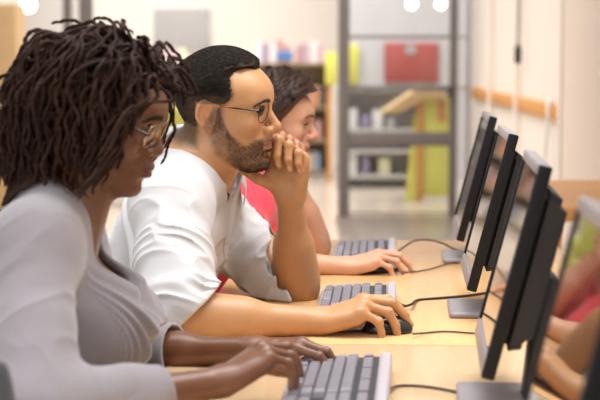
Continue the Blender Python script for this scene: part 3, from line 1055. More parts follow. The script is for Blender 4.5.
def man_shirt():
    B = man
    cuffR = (U(190, 312, 2.79), (.68, .02, -.73))
    cuffL = (U(284, 270, 3.27), (.93, -.05, .36))
    def arm(P, S, E, hand, base, cuff, inf, seed, k):
        d = B.upper(P, S, E, inf)
        if k == 0:
            d = smin(d, B.fore(P, E, hand, inf), .03)
        else:
            d = smin(d, s_cap(P, E * .7 + S * .3, E + nrm(E - S) * .03, .046 + inf, .050 + inf), .03)
        t, a, L = arm_coords(P, S, E)
        n = noise3(P, .06, seed + 5)
        w = ridge(t / .0235 + .75 * np.sin(a + seed) + n * .6, a * .75 + n * .4, seed, 2.2)
        amt = .0068 * (.40 + .60 * sst(t / L, .02, .25)) + .005 * sst(t / L, .7, 1.0)
        d = d - w * amt + noise3(P, .045, seed + 1) * .003
        return smax(d, plane(P, *cuff), .004)
    def outer(P):
        t, u, v = B.T(P)
        d = B.torso(P, .016)
        n = noise3(P, .07, 30)
        w = ridge(t * 9 + v * 6 + np.abs(u) * 5 + n * .6, u * 5 + v * 6, 33, 2.4)
        d = d - w * .0095 + noise3(P, .06, 34) * .006
        d = smin(d, B.shoulder(P, B.SR, .010), .05); d = smin(d, B.shoulder(P, B.SL, .010), .05)
        r = P - B.NB.astype(F32); h = r @ na.astype(F32)
        cut = np.maximum(np.linalg.norm(r - h[:, None] * na.astype(F32), axis=1) - .088, -.004 - h)
        return smax(d, -cut, .004)
    na = nrm(B.hb - B.NB)
    neck = lambda P: B.neckf(P, .006)
    parts = [(outer, *bb(B.tlo + .08, B.thi - .08, r=.08), .03),
             (lambda P: arm(P, B.SR, B.ER, B.hr, 0, cuffR, .0180, 40, 0), *bb(B.SR, B.ER, r=.1), .03),
             (lambda P: arm(P, B.SL, B.EL, B.hl, 0, cuffL, .0165, 52, 1), *bb(B.SL, B.EL, r=.1), .03)]
    out = parts_sdf(parts)
    inner = parts_sdf([(lambda P: B.torso(P, .004), B.tlo, B.thi, .02),
                       (lambda P: smin(B.upper(P, B.SR, B.ER, .010), B.fore(P, B.ER, B.hr, .010), .02), *bb(B.SR, B.ER, B.hr.w, r=.1), .02),
                       (lambda P: smin(B.upper(P, B.SL, B.EL, .011), B.fore(P, B.EL, B.hl, .011), .02), *bb(B.SL, B.EL, B.hl.w, r=.1), .02),
                       (neck, *bb(B.NB, B.hb, r=.1), .02)])
    def fn(P):
        d = out(P)
        m = d > -.02
        if m.any(): d[m] = np.maximum(d[m], -inner(P[m]))
        d = np.maximum(d, -(P[:, 2] - (B.PC[2] - .06)))
        d = np.where(P[:, 0] > -.17, np.maximum(d, .7535 - P[:, 2]), d)
        return d
    sh = cloth('shirt', fn, np.minimum(B.tlo, B.ER - .08) - .04, np.maximum(B.thi, B.EL + .08) + .04, .0027, M['shirt'], person)
    # turned-back cuffs
    for (c, n), E, S, hand, inf, seed in ((cuffR, B.ER, B.SR, B.hr, .0200, 61),):
        n = nrm(n)
        def cf(P, c=c, n=n, E=E, S=S, hand=hand, inf=inf, seed=seed):
            o_ = (lambda q: B.fore(P, E, hand, q)) if seed == 61 else (lambda q: s_cap(P, E * .7 + S * .3, E + nrm(E - S) * .03, .046 + q, .050 + q))
            a = smin(B.upper(P, S, E, inf), o_(inf), .03) + noise3(P, .03, seed) * .0035
            h = plane(P, c, n)
            d = smax(a, np.abs(h + .022 + noise3(P, .05, seed + 3) * .004) - .022, .006)
            d = np.maximum(d, .7535 - P[:, 2])
            return smax(d, -smin(B.upper(P, S, E, inf - .007), o_(inf - .007), .03), .002)
        cloth('cuff', cf, *bb(E, c, r=.13), .0025, M['shirt'], sh)
    # placket with buttons down the front
    ts = np.linspace(.42, .985, 60); us = np.linspace(-.017, .017, 7)
    G = np.array([[B.P3(t, u + .006, .30) for u in us] for t in ts]).reshape(-1, 3)
    for _ in range(24):
        d = np.minimum(out(G.astype(F32)), .05)
        G = G - B.fv * (d - .0012)[:, None] * .8
    V, Q = grid_mesh(G.reshape(60, 7, 3))
    solid(mesh_obj('placket', V, Q, M['shirt'], sh), .003, 0)
    G = G.reshape(60, 7, 3)
    for i in range(6, 58, 10):
        MB().cyl((0, 0, 0), .0055, .0028, 16, bevel=.0008).build('button', M['button'], sh).matrix_world = \
            Matrix.Translation(Vector(G[i, 3] + B.fv * .001)) @ Vector(B.fv).to_track_quat('Z', 'Y').to_matrix().to_4x4()
    # collar: a stand round the neck and a leaf folded over it
    na = nrm(B.hb - B.NB); f = nrm(B.fv - na * (B.fv @ na)); sd = np.cross(na, f)
    ph = np.radians(np.linspace(-158, 158, 81))
    surf = lambda P: np.minimum(out(P.astype(F32)), man_fn(P.astype(F32)))
    e_ = -f[None] * np.cos(ph)[:, None] + sd[None] * np.sin(ph)[:, None]
    fr = (.5 - .5 * np.cos(ph))[:, None]
    def ring(h, off):
        """nearest ring round the neck, at height h along it, that clears the skin"""
        r = np.full((len(ph), 1), .030)
        for _ in range(40):
            P = B.NB[None] + na[None] * h + e_ * r
            r = r + np.clip(off - man_fn(P.astype(F32)), 0, .01)[:, None] * .8
        return B.NB[None] + na[None] * h + e_ * r
    rows = [ring(-.012 - .012 * fr, .0035), ring(.008 - .014 * fr, .0035), ring(.020 - .017 * fr, .0045)]
    top = ring(.0225 - .018 * fr, .0085)
    rows.append(top)
    long = 1 + .70 * fr ** 2.5
    for s_, dn, off in ((.010, .009, .0100), (.021, .020, .0105), (.033, .033, .0085)):
        rows.append(project(surf, (top + e_ * s_ * long - na[None] * dn * long).astype(F32), off, 5))
    rows = np.array([np.asarray(r_, dtype=float) for r_ in rows])
    rows[3:, 1:-1] = (rows[3:, :-2] + 2 * rows[3:, 1:-1] + rows[3:, 2:]) / 4
    V, Q = grid_mesh(rows)
    solid(mesh_obj('collar', V, Q, M['shirt'], sh), .0022, 0, 1)
    return sh


man_shirt()
trousers_and_shoes(man, person, M['trouser'], M['shoe'], (1, -.06))
man_glasses = spectacles(man_head, 'round steel-rimmed spectacles worn by the bearded man', M['steel'], M['lens'], M['steel'], .0240, .0205, -.004, .0215)
# ------------------------------------------------------------------ the woman with locks
wa_head = Head(U(100, 124, 2.43), -9, 19, 3, .93, nose_w=1.32, nose_tip=(.1135, 0, -.010), lips=1.38, lip_fwd=.005, jaw=.94, lid=.05, chin=-.003)
wa_hr = Hand(U(220, 381, 2.21), (.72, .52, .42), (-.28, -.05, .95), False,
             [(24, 36, 14), (32, 48, 18), (42, 56, 24), (46, 58, 28)], splay=(8, 2, -5, -12), scale=.93, slim=.90,
             thumb=[(.80, .55, -.30), (.92, .30, -.30), (.98, .0, -.25)])
wa_hl = Hand(U(254, 349, 2.54), (.93, -.32, .12), (-.20, -.03, .97), True,
             [(20, 30, 14), (22, 36, 14), (28, 40, 18), (32, 42, 22)], splay=(8, 2, -5, -12), scale=.93, slim=.90,
             thumb=[(.80, .55, -.30), (.92, .30, -.30), (.98, .0, -.25)])
wa = Body(wa_head, wa_hr, wa_hl, (-.374, 2.245, .985), U(34, 416, 2.04), (-.392, 2.580, .978), U(116, 356, 2.63),
          (-.358, 2.42, 1.030), (-.475, 2.42, .55),
          [.16, .185, .155, .145, .155, .158, .145, .09, .055, .046], [.11, .12, .105, .100, .100, .088, .070, .058, .05, .045],
          [0, 0, 0, .0, .002, -.002, -.006, -.004, 0, 0], bust=1.0, arm=.84, neck=.047, hb=(-.036, 0, -.050))

DARK, DARK_RED, LIP_D, BROWN_LIGHT = (.155, .060, .027), (.180, .058, .030), (.130, .040, .034), (.32, .175, .12)


def wa_col(V):
    p = wa_head.loc(V)
    c = np.tile(np.array(DARK), (len(V), 1))
    hd = np.linalg.norm(p, axis=1) < .17
    x, y, z = p.T; ay = np.abs(y)
    chk = np.exp(-((x - .075) / .025) ** 2 - ((ay - .042) / .02) ** 2 - ((z + .008) / .02) ** 2) * .4 * hd
    c = mixc(c, DARK_RED, chk)
    lip = sst(.0095 - np.abs(z + .0462) * .75, 0, .0022) * sst(x, .086, .091) * sst(.0240 - ay, 0, .003) * hd
    c = mixc(c, LIP_D, lip)
    for h in (wa_hr, wa_hl):
        q = h.loc(V)
        near = np.exp(-np.maximum(np.linalg.norm(q - (.09, 0, 0), axis=1) - .1, 0) / .02)
        palm = np.zeros(len(V))
        c = mixc(c, BROWN_LIGHT, h.nailmask(V) * .9)
        c = mixc(c, (.21, .095, .055), near * .6)
    return c


wa_fn = wa.sdf()
woman = person_mesh(wa, .0022, M['skin_dark'], wa_col,
                    'woman in a grey top with dark shoulder-length locks typing with both hands')
eyes(wa_head, woman, (.03, .014, .008))
lashes(wa_head, woman, M['black_hair'])
brows(wa_head, wa_head.sdf, woman, M['black_hair'], 190, .0048, 8, .00042, .004, .0430)


def locks():
    hd = wa_head
    rng = np.random.default_rng(21)
    # roots spread over the scalp
    n = 2600
    i = np.arange(n) + .5
    phi = np.arccos(1 - 2 * i / n); th = np.pi * (1 + 5 ** .5) * i
    q = np.stack([np.cos(th) * np.sin(phi), np.sin(th) * np.sin(phi), np.cos(phi)], 1) * .09 + (0, 0, .035)
    p = hd.loc(project(hd.scalp, hd.wld(q), 0))
    x, y, z = p.T; ay = np.abs(y)
    xh = np.interp(z, [-.06, -.04, .0, .03, .05, .07, .085, .095, .10], [-.03, -.020, .010, .036, .050, .058, .066, .076, .2])
    p = p[(x < xh) & (z > -.062)]
    p = p[rng.permutation(len(p))[:1000]]
    x, y, z = p.T; ay = np.abs(y)
    S = len(p)
    K = 20
    # local-space growth: up and out of the scalp, then over and down
    N = grad(lambda P: hd.base(P), p)
    layer = rng.random(S)
    front = sst(x, .03, .075) * (rng.random(S) < .17)
    length = (.155 + .05 * rng.random(S)) * (1 - .58 * front) * (1 - .25 * sst(-z, .0, .05)) * (.75 + .25 * layer)
    # which way a lock falls: off the parting towards its own side, a little back; the front ones forward and down
    side = np.sign(y + rng.normal(0, .015, S))
    fall = np.stack([-.95 + 1.40 * front + 1.0 * sst(x, -.01, .045) * sst(ay, .025, .055) + rng.normal(0, .28, S), side * (.60 - .15 * front) + rng.normal(0, .25, S), np.full(S, -.25)], 1)
    g = hd.R.T @ np.array((0, 0, -1.0))           # true down in head space
    pos = p + N * .001
    d = N * 1.0 + fall * .50
    d /= np.linalg.norm(d, axis=1)[:, None]
    P = np.zeros((S, K, 3)); P[:, 0] = p - N * .004
    ph = rng.random((S, 6)) * 6.28
    fq = rng.uniform(1.4, 3.6, (S, 3))
    def xg(zz, yy):
        near = np.interp(zz, [-.12, -.07, -.03, .0, .05, .10], [.030, .040, .048, .054, .060, .10])
        side = np.interp(zz, [-.12, -.07, -.03, .0, .05, .10], [.052, .068, .080, .086, .086, .10])
        k = sst(np.abs(yy), .050, .078)
        return near * (1 - k) + side * k
    ragged = rng.normal(-.016, .012, S)
    frontk = (front > .3) & (rng.random(S) < .5)
    off = .008 + .052 * layer * (.55 + .45 * sst(z, .0, .08))
    for k in range(1, K):
        s = k / (K - 1)
        w = np.stack([np.sin(ph[:, j] + fq[:, j] * s * 6.28) for j in range(3)], 1)
        tgt = fall * max(0, 1 - s * 1.5) + g[None] * (.30 + 1.25 * s) + w * (.50 + .35 * s)
        d = d * .62 + tgt * .38
        d /= np.linalg.norm(d, axis=1)[:, None]
        pos = pos + d * (length / (K - 1))[:, None]
        # keep it off the skull, outer locks lie over inner ones
        b = hd.base(pos.astype(F32)); n_ = grad(hd.base, pos)
        need = off * min(1, s * 3) + .003
        pos = pos + n_ * np.clip(need - b, 0, .02)[:, None] * .8
        # and out of the face
        fx = np.clip(pos[:, 0] - (xg(pos[:, 2], pos[:, 1]) + ragged + .06 * frontk), 0, 1) * (pos[:, 2] < .085) * (1 - frontk * .0)
        pos[:, 1] += np.sign(pos[:, 1] + 1e-4) * np.minimum(fx, .01) * .8
        pos[:, 0] -= fx * .55
        P[:, k] = pos
    W = hd.wld(P.reshape(-1, 3)).reshape(S, K, 3)
    # no lock hangs across the face
    q = P; cross = (q[..., 0] > xg(q[..., 2], q[..., 1]) + .014) & (q[..., 2] < np.where(frontk[:, None] | (front > .2)[:, None], .042, .064))
    keep = ~cross.any(1)
    W, ph, layer = W[keep], ph[keep], layer[keep]; S = len(W)
    # rest on the shoulders
    f = wa_top_outer
    flat = W.reshape(-1, 3).astype(F32)
    for _ in range(3):
        dd = f(flat); m = dd < .008
        if m.any(): flat[m] += grad(f, flat[m]) * (.008 - dd[m])[:, None]
    W = flat.reshape(S, K, 3).astype(float)
    # finer path with the knobbly twist of a lock
    t = np.linspace(0, K - 1, 52); a = np.floor(t).astype(int).clip(0, K - 2); fr = (t - a)[None, :, None]
    Wf = W[:, a] * (1 - fr) + W[:, a + 1] * fr
    for _ in range(2): Wf[:, 1:-1] = (Wf[:, :-2] + 2 * Wf[:, 1:-1] + Wf[:, 2:]) / 4
    s = np.linspace(0, 1, 52)
    r0 = rng.uniform(.0023, .0037, S)
    knob = 1 + .20 * np.sin(s[None] * rng.uniform(60, 95, (S, 1)) + ph[:, :1]) + .10 * np.sin(s[None] * 170 + ph[:, 1:2])
    rad = r0[:, None] * (1.02 - .35 * s[None] ** 2) * knob
    rad[:, -1] *= .35; rad[:, -2] *= .8
    V, Q = tube_mesh(Wf, rad, 7)
    def cap(P): return hd.scalp(P) - .004
    hair = mesh_obj('hair', V, Q, M['brown_locks'], woman)
    def under(P):
        p = hd.loc(P); x, y, z = p.T
        xh = np.interp(z, [-.06, -.04, .0, .03, .05, .07, .085, .095, .10], [-.03, -.022, .002, .022, .040, .052, .064, .076, .2])
        m = sst(np.minimum(xh - x, z + .06), -.002, .01)
        return hd.base(p) * hd.s - (.0085 * m - .003)
    V, Q = polygonise(under, *hd.bounds(), .004)
    mesh_obj('hair_roots', V, Q, M['black_hair'], hair)


def wa_clothes():
    global wa_top_outer
    B = wa
    cuffR = (U(156, 391, 2.17), B.hr.w - B.ER)
    cuffL = (U(172, 350, 2.58), B.hl.w - B.EL)
    def arm(P, S, E, hand, cuff, inf, seed):
        W = hand.W((0, 0, 0))
        d = B.upper(P, S, E, inf)
        d = smin(d, B.fore(P, E, hand, inf - .001), .035)
        t, a, L = arm_coords(P, S, E)
        n = noise3(P, .08, seed + 5)
        w = ridge(t / .045 + .5 * np.sin(a + seed) + n * .6, a * .6 + n * .4, seed, 2.6)
        near = np.exp(-(np.linalg.norm(P - E.astype(F32), axis=1) / .085) ** 2)
        t2, a2, L2 = arm_coords(P, E, W)
        w2 = ridge(t2 / .030 + .7 * np.sin(a2), a2 * .7 + n * .3, seed + 9, 2.2)
        d = d - w * .0035 * (1 - near) - w2 * .006 * near + noise3(P, .06, seed + 1) * .003
        return smax(d, plane(P, *cuff), .004)
    def outer0(P):
        t, u, v = B.T(P)
        d = B.torso(P, .012)
        n = noise3(P, .08, 70)
        w = ridge(t * 5 + np.abs(u) * 9 + n * .6, u * 4 + v * 5, 73, 2.6)
        d = d - w * .005 + noise3(P, .07, 74) * .004
        return smin(smin(d, B.shoulder(P, B.SR, .009), .05), B.shoulder(P, B.SL, .009), .05)
    def outer(P):
        d = outer0(P)
        t, u, v = B.T(P)
        h = (1 - t) * B.L                       # how far below the base of the neck
        k = np.abs(u) / .135
        belly = np.clip(1 - k ** 1.8, 0, 1)
        wv = (h + .035 - .06 * k) / (.30 + belly)
        f = sst(v, .0, .05) * sst(h, .05, .13) * (1 - sst(h, .17, .27))
        fold = .5 - .5 * np.cos(wv * 2 * np.pi / .058 + noise3(P, .09, 77) * .9)
        return d - f * belly * (.014 + .024 * fold ** 1.5 * np.minimum(1, .35 + h * 7).clip(0, 1))
    parts = [(outer, *bb(B.tlo + .08, B.thi - .08, r=.10), .03),
             (lambda P: arm(P, B.SR, B.ER, B.hr, cuffR, .0115, 80), *bb(B.SR, B.ER, cuffR[0], r=.1), .035),
             (lambda P: arm(P, B.SL, B.EL, B.hl, cuffL, .0135, 92), *bb(B.SL, B.EL, cuffL[0], r=.1), .035)]
    out = parts_sdf(parts)
    wa_top_outer = out
    na = nrm(B.hb - B.NB)
    # neck opening: a cone round the neck that dips at the front
    nf = nrm(B.fv)
    oc = B.NB + na * .030 + nf * .066
    OR = np.stack([B.sv, np.cross(na, B.sv), na], 1)
    def opening(P):
        return s_ell(P, oc, (.104, .136, .152), OR)
    inner = parts_sdf([(lambda P: B.torso(P, .003), B.tlo, B.thi, .02),
                       (lambda P: B.shoulder(P, B.SR, .001), *bb(B.SR, B.NB), .05), (lambda P: B.shoulder(P, B.SL, .001), *bb(B.SL, B.NB), .05),
                       (lambda P: smin(B.upper(P, B.SR, B.ER, .004), B.fore(P, B.ER, B.hr, .004), .03), *bb(B.SR, B.ER, B.hr.w, r=.1), .02),
                       (lambda P: smin(B.upper(P, B.SL, B.EL, .007), B.fore(P, B.EL, B.hl, .007), .03), *bb(B.SL, B.EL, B.hl.w, r=.1), .02),
                       (lambda P: B.neckf(P, .004), *bb(B.NB, B.hb, r=.1), .05)])
    def fn(P):
        d = out(P)
        m = d > -.03
        if m.any():
            d[m] = np.maximum(d[m], -inner(P[m]))
            d[m] = smax(d[m], -opening(P[m]), .012)
        return np.maximum(d, -(P[:, 2] - (B.PC[2] - .05)))
    lo = np.minimum(B.tlo, B.ER - .08) - .04; hi = np.maximum(B.thi, np.maximum(B.EL, cuffR[0]) + .08) + .04
    cloth('draped_top', fn, lo, hi, .0027, M['knit'], woman)


wa_clothes()
locks()
trousers_and_shoes(wa, woman, M['trouser'], M['shoe'], (1, -.06))
M['pale_gold'] = mat('pale_gold_metal', (.62, .50, .38, 1), .25, 1.0)
M['shiny_lens'] = glass_mat('shiny_lens', (1, .97, .92, 1), .28)
wa_glasses = spectacles(wa_head, 'glasses with thin pale rims worn by the woman with locks', M['pale_gold'], M['shiny_lens'], M['dark_frame'], .0255, .0185, -.002, .0170, r=.0011, sq=3.2)

# ------------------------------------------------------------------ the woman in coral
wb_head = Head(U(275, 126, 3.95), -6, 10, 0, .92, nose_w=.92, nose_tip=(.1190, 0, -.009), lips=1.1, jaw=.9, lid=.25)
wb_hr = Hand(U(343, 266, 3.63), (.95, .05, .26), (-.30, -.12, .9), False,
             [(20, 28, 12), (24, 34, 14), (30, 40, 18), (38, 46, 22)], splay=(8, 2, -6, -14), scale=.98, slim=.9,
             thumb=[(.80, .55, -.30), (.90, .25, -.42), (.88, -.05, -.45)])
wb_hl = Hand(U(293, 174, 3.90), (-.12, -.08, 1), (.30, .95, .05), True,
             [(52, 98, 42), (58, 98, 45), (62, 98, 48), (66, 96, 50)], splay=(2, 1, -1, -3), scale=.9, slim=.9,
             thumb=[(.50, .75, -.45), (.60, .75, -.20), (.62, .70, -.05)])
wb = Body(wb_head, wb_hr, wb_hl, (-.120, 3.79, .895), (-.140, 3.60, .79), (-.070, 4.14, .895), U(315, 246, 3.98),
          (-.098, 3.975, .950), (-.310, 3.99, .54),
          [.15, .175, .150, .140, .150, .152, .138, .085, .055, .046], [.105, .11, .100, .096, .100, .094, .078, .062, .05, .045],
          [0, 0, 0, .004, .010, .010, .008, .004, 0, 0], bust=.8, arm=.84, neck=.050)
PALE, PALE_RED, LIP_P = (.62, .345, .225), (.62, .24, .17), (.45, .13, .11)


def wb_col(V):
    p = wb_head.loc(V)
    c = np.tile(np.array(PALE), (len(V), 1))
    hd = np.linalg.norm(p, axis=1) < .17
    x, y, z = p.T; ay = np.abs(y)
    red = np.exp(-((x - .11) / .02) ** 2 - (y / .016) ** 2 - ((z + .013) / .014) ** 2) * .8 + np.exp(-((x - .07) / .025) ** 2 - ((ay - .045) / .02) ** 2 - ((z + .012) / .02) ** 2) * .4
    c = mixc(c, PALE_RED, np.clip(red, 0, 1) * hd)
    lip = sst(.0066 - np.abs(z + .046) * .72, 0, .0020) * sst(x, .083, .088) * sst(.0235 - ay, 0, .003) * hd
    c = mixc(c, LIP_P, lip)
    for h in (wb_hr, wb_hl):
        c = mixc(c, (.72, .44, .36), h.nailmask(V) * .8)
    return c


coral = person_mesh(wb, .0034, M['skin_pale'], wb_col,
                    'brown-haired woman in a coral top, half hidden behind the bearded man')
eyes(wb_head, coral, (.05, .03, .018))
lashes(wb_head, coral, M['black_hair'])
brows(wb_head, wb_head.sdf, coral, M['brown_hair'], 80, .003, 9, .0005, .004, .0430)


def wb_top():
    B = wb
    na = nrm(B.hb - B.NB); nf = B.fv
    cR = (B.SR + (B.ER - B.SR) * .45, B.ER - B.SR); cL = (B.SL + (B.EL - B.SL) * .38, B.EL - B.SL)
    def outer(P):
        t, u, v = B.T(P)
        n = noise3(P, .08, 130)
        d = B.torso(P, .011) - ridge(t * 6 + np.abs(u) * 7 + n * .6, u * 4 + v * 5, 133, 2.4) * .006 + noise3(P, .07, 134) * .004
        d = smin(smin(d, B.shoulder(P, B.SR, .009), .05), B.shoulder(P, B.SL, .009), .05)
        for S, E, c in ((B.SR, B.ER, cR), (B.SL, B.EL, cL)):
            d = smin(d, smax(B.upper(P, S, E, .012), plane(P, *c), .004), .03)
        r = P - B.NB.astype(F32)
        h = r @ na.astype(F32); v = r @ nf.astype(F32); u = r @ B.sv.astype(F32)
        lim = np.interp(v, [-.08, -.02, .03, .07, .10, .14], [.020, .004, -.025, -.055, -.075, -.09])
        op = np.maximum(np.sqrt((u / 1.1) ** 2 + np.maximum(v - .02, 0) ** 2 * .35 + np.minimum(v, 0) ** 2) - .085, (lim - h) * .8)
        d = smax(d, -op, .004)
        i = smin(B.torso(P, .003), smin(B.shoulder(P, B.SR, .001), B.shoulder(P, B.SL, .001), .05), .03)
        i = smin(i, smin(B.upper(P, B.SR, B.ER, .004), B.upper(P, B.SL, B.EL, .004), .0), .02)
        d = np.maximum(d, -i)
        return np.maximum(d, -(P[:, 2] - (B.PC[2] - .05)))
    cloth('top', outer, B.tlo - .1, B.thi + .1, .0036, M['coral'], coral)


wb_top()


def wavy_hair():
    hd = wb_head
    def line(z): return np.interp(z, [-.10, -.04, .0, .03, .05, .07, .085, .095, .10], [-.0, .006, .016, .028, .042, .054, .063, .070, .074]) + np.clip(z - .10, 0, 1) * 3
    def fn(P):
        p = hd.loc(P); x, y, z = p.T
        m = sst(np.minimum(line(z) - x, z + .10), -.004, .014)
        fl = x * .9 + .35 * np.abs(y) + .55 * (z - .05) ** 2 * 8
        g = np.sin(fl * 330 + 3 * noise3(p, .03, 5)) * .0022 + np.sin(fl * 150 + 2 * noise3(p, .05, 6)) * .003
        th = .020 + .008 * sst(z, .0, .07) + g
        b = hd.base(p)
        nk = s_cap(p, (-.045, 0, -.03), (-.055, 0, -.10), .055, .040)
        return smin(b, nk, .03) * hd.s - (th * m - .006 * (1 - m))
    V, Q = polygonise(fn, *(hd.o - .17, hd.o + .17), .003)
    hair = mesh_obj('hair', V, Q, M['brown_hair'], coral)
    rng = np.random.default_rng(31)
    S, K = 900, 22
    sd = np.where(rng.random(S) < .6, -1, 1)
    x0 = rng.uniform(-.07, .062, S); z0 = .118 - .25 * np.maximum(x0 - .02, 0) ** 1 - .1 * np.maximum(-x0, 0)
    pos = np.stack([x0, sd * rng.uniform(.001, .010, S), z0], 1)
    P = np.zeros((S, K, 3))
    offs = rng.uniform(-.001, .0055, S)
    phs = rng.random(S) * 6.28
    for k in range(K):
        s = k / (K - 1)
        W = project(fn, hd.wld(pos), 0, 3)
        N = grad(fn, W.astype(F32))
        P[:, k] = W + N * offs[:, None]
        p = hd.loc(W)
        d = np.stack([-.18 - .75 * s + .20 * np.sin(phs + s * 9) + np.clip((.0 - x0) * 2, -.3, .1), sd * (1.1 * (1 - s) ** 2), -.25 - 1.0 * s * np.ones(S)], 1)
        n_ = N @ hd.R
        d = d - n_ * (d * n_).sum(1)[:, None]; d /= np.linalg.norm(d, axis=1)[:, None]
        pos = p + d * .0098
    rad = rng.uniform(.0007, .0018, (S, 1)) * (1.05 - .5 * np.linspace(0, 1, K)[None] ** 3)
    V, Q = tube_mesh(P, rad, 5)
    mesh_obj('strands', V, Q, M['brown_hair'], hair)


wavy_hair()
trousers_and_shoes(wb, coral, M['trouser'], M['shoe'], (1, -.06))
# ------------------------------------------------------------------ the row of desks
M['maple'] = None


def wood(name, c1, c2, rough, scale=(1.2, 14, 14), coat=.0, rotz=0.0):
    m, nt, p = new_mat(name)
    tc = nt.nodes.new('ShaderNodeTexCoord'); mp = nt.nodes.new('ShaderNodeMapping')
    mp.inputs['Scale'].default_value = scale; mp.inputs['Rotation'].default_value = (0, 0, rotz)
    n = nt.nodes.new('ShaderNodeTexNoise'); n.inputs['Scale'].default_value = 3; n.inputs['Detail'].default_value = 6; n.inputs['Distortion'].default_value = .6
    cr = nt.nodes.new('ShaderNodeValToRGB')
    cr.color_ramp.elements[0].position = .3; cr.color_ramp.elements[0].color = c1
    cr.color_ramp.elements[1].position = .7; cr.color_ramp.elements[1].color = c2
    nt.links.new(tc.outputs['Object'], mp.inputs['Vector']); nt.links.new(mp.outputs['Vector'], n.inputs['Vector'])
    nt.links.new(n.outputs['Fac'], cr.inputs['Fac']); nt.links.new(cr.outputs['Color'], p.inputs['Base Color'])
    p.inputs['Roughness'].default_value = rough; p.inputs['Coat Weight'].default_value = coat; p.inputs['Coat Roughness'].default_value = .2
    return m


M['maple'] = wood('maple_laminate', (.71, .425, .195, 1), (.77, .475, .23, 1), .22, (14, 1.2, 14))
M['maple_glare'] = wood('maple_laminate_glare', (.80, .56, .32, 1), (.84, .61, .37, 1), .20, (14, 1.2, 14))  # maple again, with the bright glare on the near desk put into the colour
M['orange_wood'] = wood('orange_wood', (.60, .27, .07, 1), (.68, .33, .10, 1), .45)
M['tan_wood'] = wood('tan_wood', (.55, .36, .17, 1), (.62, .42, .22, 1), .5)
M['metal_grey'] = mat('grey_metal', (.35, .35, .36, 1), .35, .8)
M['charcoal'] = mat('charcoal_plastic', (.009, .009, .011, 1), .5, noise=(300, .1), spec=.22)
M['dark_back'] = mat('grey_black_plastic', (.026, .027, .033, 1), .5, noise=(300, .1), spec=.3)
M['silver'] = mat('silver_plastic', (.30, .272, .29, 1), .32, noise=(200, .04))
M['screen'] = mat('glossy_screen', (.012, .012, .014, 1), .045, spec=.9, coat=.6)
M['kb_body'] = mat('lilac_grey_plastic', (.48, .445, .485, 1), .4, noise=(200, .04))
M['kb_keys'] = mat('key_plastic', (.28, .26, .295, 1), .45, noise=(200, .05))
M['kb_bed'] = mat('key_bed', (.035, .033, .040, 1), .5)
M['black'] = mat('black_plastic', (.012, .012, .014, 1), .25, noise=(200, .1), coat=.2)
M['rubber'] = mat('black_rubber', (.02, .019, .019, 1), .5)
M['brown_wire'] = mat('brown_wire', (.09, .055, .045, 1), .5)
M['chair_cloth'] = fabric('navy_cloth', (.018, .022, .038, 1), 800)


def desk(b0, b1, m, label):
    e = empty('desk', DK(.04, (b0 + b1) / 2, 0), -TH); tag(e, label, 'desk', 'computer desks in a row')
    L = (b1 - b0) / 2 - .0015
    MB().box((-.40, -L, DESK_Z - .028), (.40, L, DESK_Z), .003).build('tabletop', m, e)
    for sx in (-.33, .33):
        for sy in (-1, 1):
            MB().box((sx - .022, sy * (L - .06) - .022, .0), (sx + .022, sy * (L - .06) + .022, DESK_Z - .028), .004).build('leg', M['metal_grey'], e)
    MB().box((.30, -L + .09, .36), (.318, L - .09, DESK_Z - .028), .002).build('modesty_panel', m, e)
    return e


desk(2.755, 4.295, M['maple'], 'maple-topped desk with the two farther keyboards and screens on it')
desk(1.20, 2.752, M['maple_glare'], 'desk nearest the camera, glare painted into its paler top, under the hands of the woman with locks')


def keyboard_proto(label):
    e = empty('keyboard'); tag(e, label, 'keyboard', 'keyboards on the desks')
    T = Matrix.Translation((0, 0, .004)) @ Matrix.Rotation(math.radians(-4.0), 4, 'Y')
    MB().box((-.078, -.226, .0), (.078, .226, .015), .006, 3, T).box((.060, -.226, .006), (.078, .226, .021), .005, 3, T).build('body', M['kb_body'], e)
    MB().box((-.070, -.219, .0145), (.0585, .219, .0160), .001, 1, T).build('key_bed', M['kb_bed'], e)
    kb = MB()
    U_ = .01905
    def key(x, y, wx, wy, h=.0085):
        r = bmesh.ops.create_cube(kb.bm, size=1.0)['verts']
        for v in r:
            t = v.co.z > 0
            s = .80 if t else .94
            v.co = Vector((x + v.co.x * wx * s, y + v.co.y * wy * s, .0155 + (h if t else 0)))
        es = list({ed for v in r for ed in v.link_edges})
        r2 = bmesh.ops.bevel(kb.bm, geom=es, offset=.0011, segments=2, affect='EDGES')
        vs = {v for f in r2['faces'] for v in f.verts} | {v for v in r if v.is_valid}
        bmesh.ops.transform(kb.bm, matrix=T, verts=list(vs))
    x0 = -.059
    y0 = .2155
    rows = [[1.25, 1.25, 1.25, 6.25, 1.25, 1.25, 1.25, 1.25], [2.25] + [1] * 10 + [2.75], [1.75] + [1] * 11 + [2.25], [1.5] + [1] * 12 + [1.5], [1] * 13 + [2]]
    for r, row in enumerate(rows):
        y = y0
        for w in row:
            key(x0 + r * U_, y - w * U_ / 2, U_, w * U_); y -= w * U_
    fx = x0 + 5 * U_ + .006
    for g0, n in ((0, 1), (1.7, 4), (6.1, 4), (10.5, 4)):
        for k in range(n): key(fx, y0 - (g0 + k + .5) * U_, U_ * .9, U_, .0070)
    yn = y0 - 15.35 * U_
    for k in range(3):
        key(x0, yn - (k + .5) * U_, U_, U_)
        for r in (3, 4): key(x0 + r * U_, yn - (k + .5) * U_, U_, U_)
        key(fx, yn - (k + .5) * U_, U_ * .9, U_, .0070)
    key(x0 + U_, yn - 1.5 * U_, U_, U_)
    yp = yn - 3.3 * U_
    for r in range(5):
        for k in range(4): key(x0 + r * U_, yp - (k + .5) * U_, U_, U_)
    kb.build('keys', M['kb_keys'], e, True, 40)
    return e


